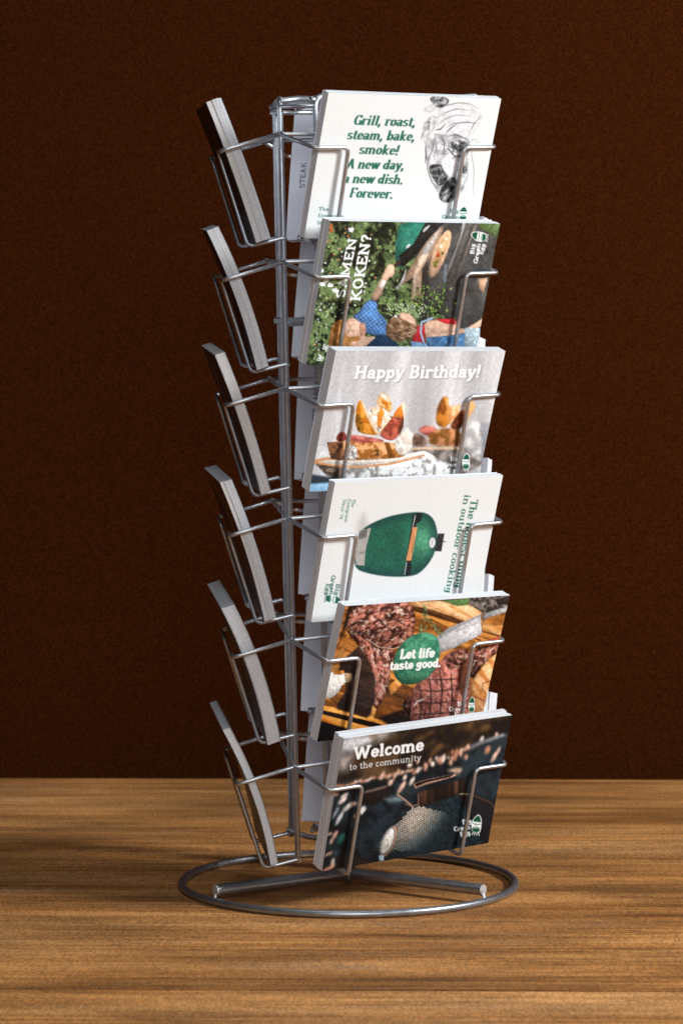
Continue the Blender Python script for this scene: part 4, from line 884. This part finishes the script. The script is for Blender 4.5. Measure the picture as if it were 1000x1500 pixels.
# ---------------------------------------------------------------- postcards
CWD, CHT = .148, .103
def bend(z, b, w=CHT):
    f = z / w; return b * 4 * f * (1 - f)
def sheet(name, art, y, b, flipped=False):
    """a printed card face as a fine grid, its colours held in the colour attribute 'print'; art is GH x GW x 3, linear"""
    h, w = art.shape[:2]
    xs = np.linspace(-CWD / 2, CWD / 2, w); zs = np.linspace(CHT, 0, h)
    Xg, Zg = np.meshgrid(xs, zs); Yg = y + bend(Zg, b)
    if flipped: Xg = -Xg
    co = np.stack([Xg, Yg, Zg], -1).reshape(-1, 3)
    i = np.arange(h * w).reshape(h, w)
    q = np.stack([i[:-1, :-1], i[1:, :-1], i[1:, 1:], i[:-1, 1:]], -1).reshape(-1, 4)
    me = bpy.data.meshes.new(name); me.vertices.add(len(co)); me.vertices.foreach_set("co", co.ravel())
    me.loops.add(q.size); me.loops.foreach_set("vertex_index", q.ravel()); me.polygons.add(len(q))
    me.polygons.foreach_set("loop_start", np.arange(0, q.size, 4)); me.polygons.foreach_set("loop_total", np.full(len(q), 4))
    me.update(calc_edges=True)
    at = me.color_attributes.new("print", 'FLOAT_COLOR', 'POINT')
    at.data.foreach_set("color", np.concatenate([art.reshape(-1, 3), np.ones((h * w, 1))], 1).ravel())
    return smooth(me)
def block(name, x0, x1, y0, y1, h, b, z0=0.0, seg=14):
    """cards lying together between depths y0 (outer) and y1 (inner), bent by b"""
    bm = bmesh.new(); rows = []
    for i in range(seg + 1):
        z = z0 + h * i / seg; o = bend(min(z, CHT), b)
        rows.append([bm.verts.new((x, y + o, z)) for x, y in ((x0, y0), (x1, y0), (x1, y1), (x0, y1))])
    for a, c in zip(rows, rows[1:]):
        for k in range(4): bm.faces.new((a[k], a[(k + 1) % 4], c[(k + 1) % 4], c[k]))
    bm.faces.new(rows[0][::-1]); bm.faces.new(rows[-1])
    me = bpy.data.meshes.new(name); bm.to_mesh(me); bm.free(); return me

# depth, height above the basket rim, slide, roll, lean, thickness, twist of each stack: (radius, z, slide, roll, lean, thick, twist)
Q = [[[0.0654, -0.0628, 0.0006, -0.02, 0.3036, 0.0073, -0.0175], [0.0653, -0.0622, -0.0011, -0.0272, 0.2859, 0.0101, -0.0006], [0.0653, -0.0628, -0.0007, -0.0404, 0.3003, 0.0097, -0.0094], [0.0663, -0.0646, -0.0027, -0.0286, 0.2788, 0.007, 0.0024], [0.0657, -0.0609, -0.0006, -0.0355, 0.3163, 0.0087, 0.0171], [0.0656, -0.0621, 0.0006, 0.0069, 0.3422, 0.0114, -0.0003]],
 [[0.0656, -0.0635, -0.0012, -0.0056, 0.3197, 0.011, -0.0025], [0.0632, -0.0628, -0.0004, -0.0165, 0.3215, 0.009, -0.0285], [0.0653, -0.0614, 0.0002, -0.018, 0.2953, 0.0075, 0.0097], [0.0661, -0.0634, -0.0004, -0.0026, 0.2857, 0.0088, 0.0237], [0.067, -0.062, -0.0003, -0.0134, 0.3005, 0.0099, 0.0127], [0.0666, -0.0618, -0.0017, 0.0131, 0.311, 0.0057, 0.0149]],
 [[0.0662, -0.0619, -0.0043, -0.0248, 0.239, 0.0078, -0.0384], [0.0659, -0.0619, -0.0078, -0.0118, 0.2651, 0.0092, -0.0172], [0.0659, -0.0641, -0.0081, -0.0283, 0.1975, 0.0109, -0.0387], [0.0658, -0.0631, -0.0084, -0.0173, 0.2456, 0.0085, -0.0194], [0.0658, -0.0622, -0.0096, -0.0337, 0.2525, 0.0104, -0.0094], [0.0661, -0.0602, -0.0092, -0.013, 0.2383, 0.0145, -0.0394]]]
BOW = {0: [.0006, .0006, .0008, .0008, .0006, .0005], 1: [.0012, .0030, .0020, .0024, .0040, .0045], 2: [.001, .001, .001, .001, .001, .001]}
CORN = [[(160.0, 48.9), (949.3, 77.1), (48.7, 715.5), (830.7, 718.3)], [(168.6, 42.3), (944.0, 55.1), (57.5, 701.7), (826.6, 689.1)], [(194.2, 43.1), (968.6, 44.8), (71.7, 688.8), (840.1, 665.9)], [(189.6, 84.3), (957.4, 51.8), (80.3, 724.6), (842.2, 668.0)], [(236.8, 88.3), (990.0, 38.5), (107.0, 709.8), (854.7, 636.4)], [(217.1, 164.7), (941.5, 62.4), (110.8, 728.4), (827.5, 606.8)]]

def art_plain(lines, seed, bg=(244, 246, 255)):
    a = Art([(0, 0), (296, 0), (0, 206), (296, 206)], bg)
    for s, p0, p1, cap in lines: a.text(s, p0, p1, cap, (.05, .045), 0, (40, 42, 50), style='sans')
    a.line([(148, 14), (148, 192)], .7, (120, 122, 130)); a.line([(186, 120), (276, 120)], .7, (140, 142, 150)); a.line([(186, 140), (276, 140)], .7, (140, 142, 150)); a.line([(186, 160), (276, 160)], .7, (140, 142, 150))
    return a
def art_dark(c1, c2, seed, words=None):
    a = Art([(0, 0), (296, 0), (0, 206), (296, 206)], c1)
    n = fbm(a.X, a.Y, 40, seed, 5, 1.5, .5); a.img[:] = mixc(np.array(c1, float), np.array(c2, float), sstep(.35, .7, n))
    n = fbm(a.X, a.Y, 10, seed + 3, 3); a.img *= (.6 + .8 * n)[..., None]
    if words: a.text(words, (262, 60), (262, 190), 20, (.06, .05), 0, (190, 186, 182))
    return a

FRONT = [
 (art_sketch, "white postcards with green words beside a pencil drawing, topmost on the side facing us"),
 (art_garden, "postcards with a photo of two people at a garden grill"),
 (art_birthday, "grey birthday postcards with filled potato wedges on a wood slab"),
 (art_cooker, "white postcards showing a green egg shaped cooker lying on its side"),
 (art_steak, "postcards with grilled steaks, a knife and a round green badge"),
 (art_bottles, "dark postcards with the word Welcome, lowest on the side facing us")]
LEFT = ["straight stack of postcards split into three bundles, topmost on the left side",
 "bowed stack of postcards with a dark picture, second from the top on the left side",
 "slightly bowed stack of postcards, third from the top on the left side",
 "stack of postcards with a golden brown picture, fourth from the top on the left side",
 "strongly bowed stack of postcards with grey top, second from the bottom on the left side",
 "thinnest stack of postcards, bent, lowest on the left side above the base ring"]
BACK = ["pale backs of postcards with the word STEAK, topmost between the posts and white front postcards",
 "pale backs of postcards behind the garden grill postcards",
 "pale backs of postcards with a long line of black capitals running upwards",
 "pale backs of postcards behind the postcards with the green cooker",
 "pale backs of postcards behind the grilled steak postcards",
 "pale backs of postcards behind the dark Welcome postcards"]
DARKS = [((30, 22, 18), (52, 42, 36), None), ((60, 36, 20), (30, 22, 18), None), ((50, 42, 38), (96, 92, 92), None), ((120, 84, 30), (70, 46, 34), None), ((60, 50, 40), (110, 96, 84), None), ((54, 48, 44), (90, 84, 80), None)]
TXT = ["STEAK", "", "GEPOFTE ZOETE AARDAPPELS", "", "", ""]
GRP = "stacks of postcards in the rack's baskets"
rq = random.Random(21)
for j in range(3):
    for k in range(6):
        r, z, s, rho, tau, th, psi = Q[j][k]
        # the cards lean on the inside of the basket wires
        if j == 0 and k == 5: tau = .312; s += .0022
        lim = .0842 - math.tan(tau) * -z
        if r > lim: s += (r - lim) * (.71 if j == 0 else 0); r = lim
        M = (SPIN @ face(j) @ Matrix.Translation((s, -r, z + Z0 - k * PITCH)) @ Matrix.Rotation(psi, 4, 'Z') @ Matrix.Rotation(tau, 4, 'X') @ Matrix.Rotation(-rho, 4, 'Y'))
        e = bpy.data.objects.new("postcard_stack", None); C.objects.link(e); e.matrix_world = Matrix.Translation(BASE) @ M
        tag(e, (FRONT[k][1], LEFT[k], BACK[k])[j], "postcards", GRP)
        bw = BOW[j][k]; fo = .00035
        # bundles of cards with hairline gaps and a little misalignment
        nb = {0: rq.choice((2, 3)), 1: (3, 2, 3, 2, 3, 2)[k], 2: 2}[j]
        cuts = [0] + sorted(rq.uniform(.2, .85) for _ in range(nb - 1)) + [1]
        if j == 1 and k == 0: cuts = [0, .38, .84, 1]
        if j == 1 and k in (2, 4, 5): cuts = [0, .05, .93, 1] if nb == 3 else [0, .9, 1]
        for i in range(nb):
            y0 = fo + (th - 2 * fo) * cuts[i]; y1 = fo + (th - 2 * fo) * cuts[i + 1] - (.00013 if i < nb - 1 else 0)
            dx = rq.uniform(-.0005, .0005); dh = rq.uniform(-.0006, .0003)
            if i == 0: dx = dh = 0
            link("card_bundle", block("card_bundle", -CWD / 2 + dx, CWD / 2 + dx, y0, y1, CHT + dh, bw), EDGES[(k + j + i) % 3] if j == 1 else EDGES[0], e)
        if j == 2 and k in (0, 2, 5):
            pass
        # outermost card: thin, printed on its face
        link("card_bundle", block("card_bundle", -CWD / 2, CWD / 2, .00004, fo - .00006, CHT, bw), EDGES[0], e)
        if j == 0: art = FRONT[k][0](CORN[k]).result()
        elif j == 1: c = DARKS[k]; art = art_dark(c[0], c[1], 200 + k, c[2]).result()[::3, ::3]
        else: art = art_dark((120, 110, 100), (60, 70, 60), 300 + k).result()[::6, ::6]
        tag(link("printed_front", sheet("printed_front", art, 0, bw), PRINT, e))
        if j == 2:
            t = TXT[k]; a = art_plain([], 1)
            # capitals running up the card, near the posts
            x = {0: 27, 2: 37}.get(k, 52)
            if t: a.text(t, (x, 128 if k == 0 else 190), (x, (128 if k == 0 else 190) - (8.0 if k == 0 else 7.0) * len(t)), 9, (.05, .045), 0, (84, 86, 96), style='sans')
            art = a.result()[:, :, :]
            link("printed_back", sheet("printed_back", art[:, ::1], th + .00004, bw, flipped=True), PRINT, e)
        else:
            art = art_plain([], 1).result()[::6, ::6]
            link("printed_back", sheet("printed_back", art, th + .00004, bw, flipped=True), PRINT, e)
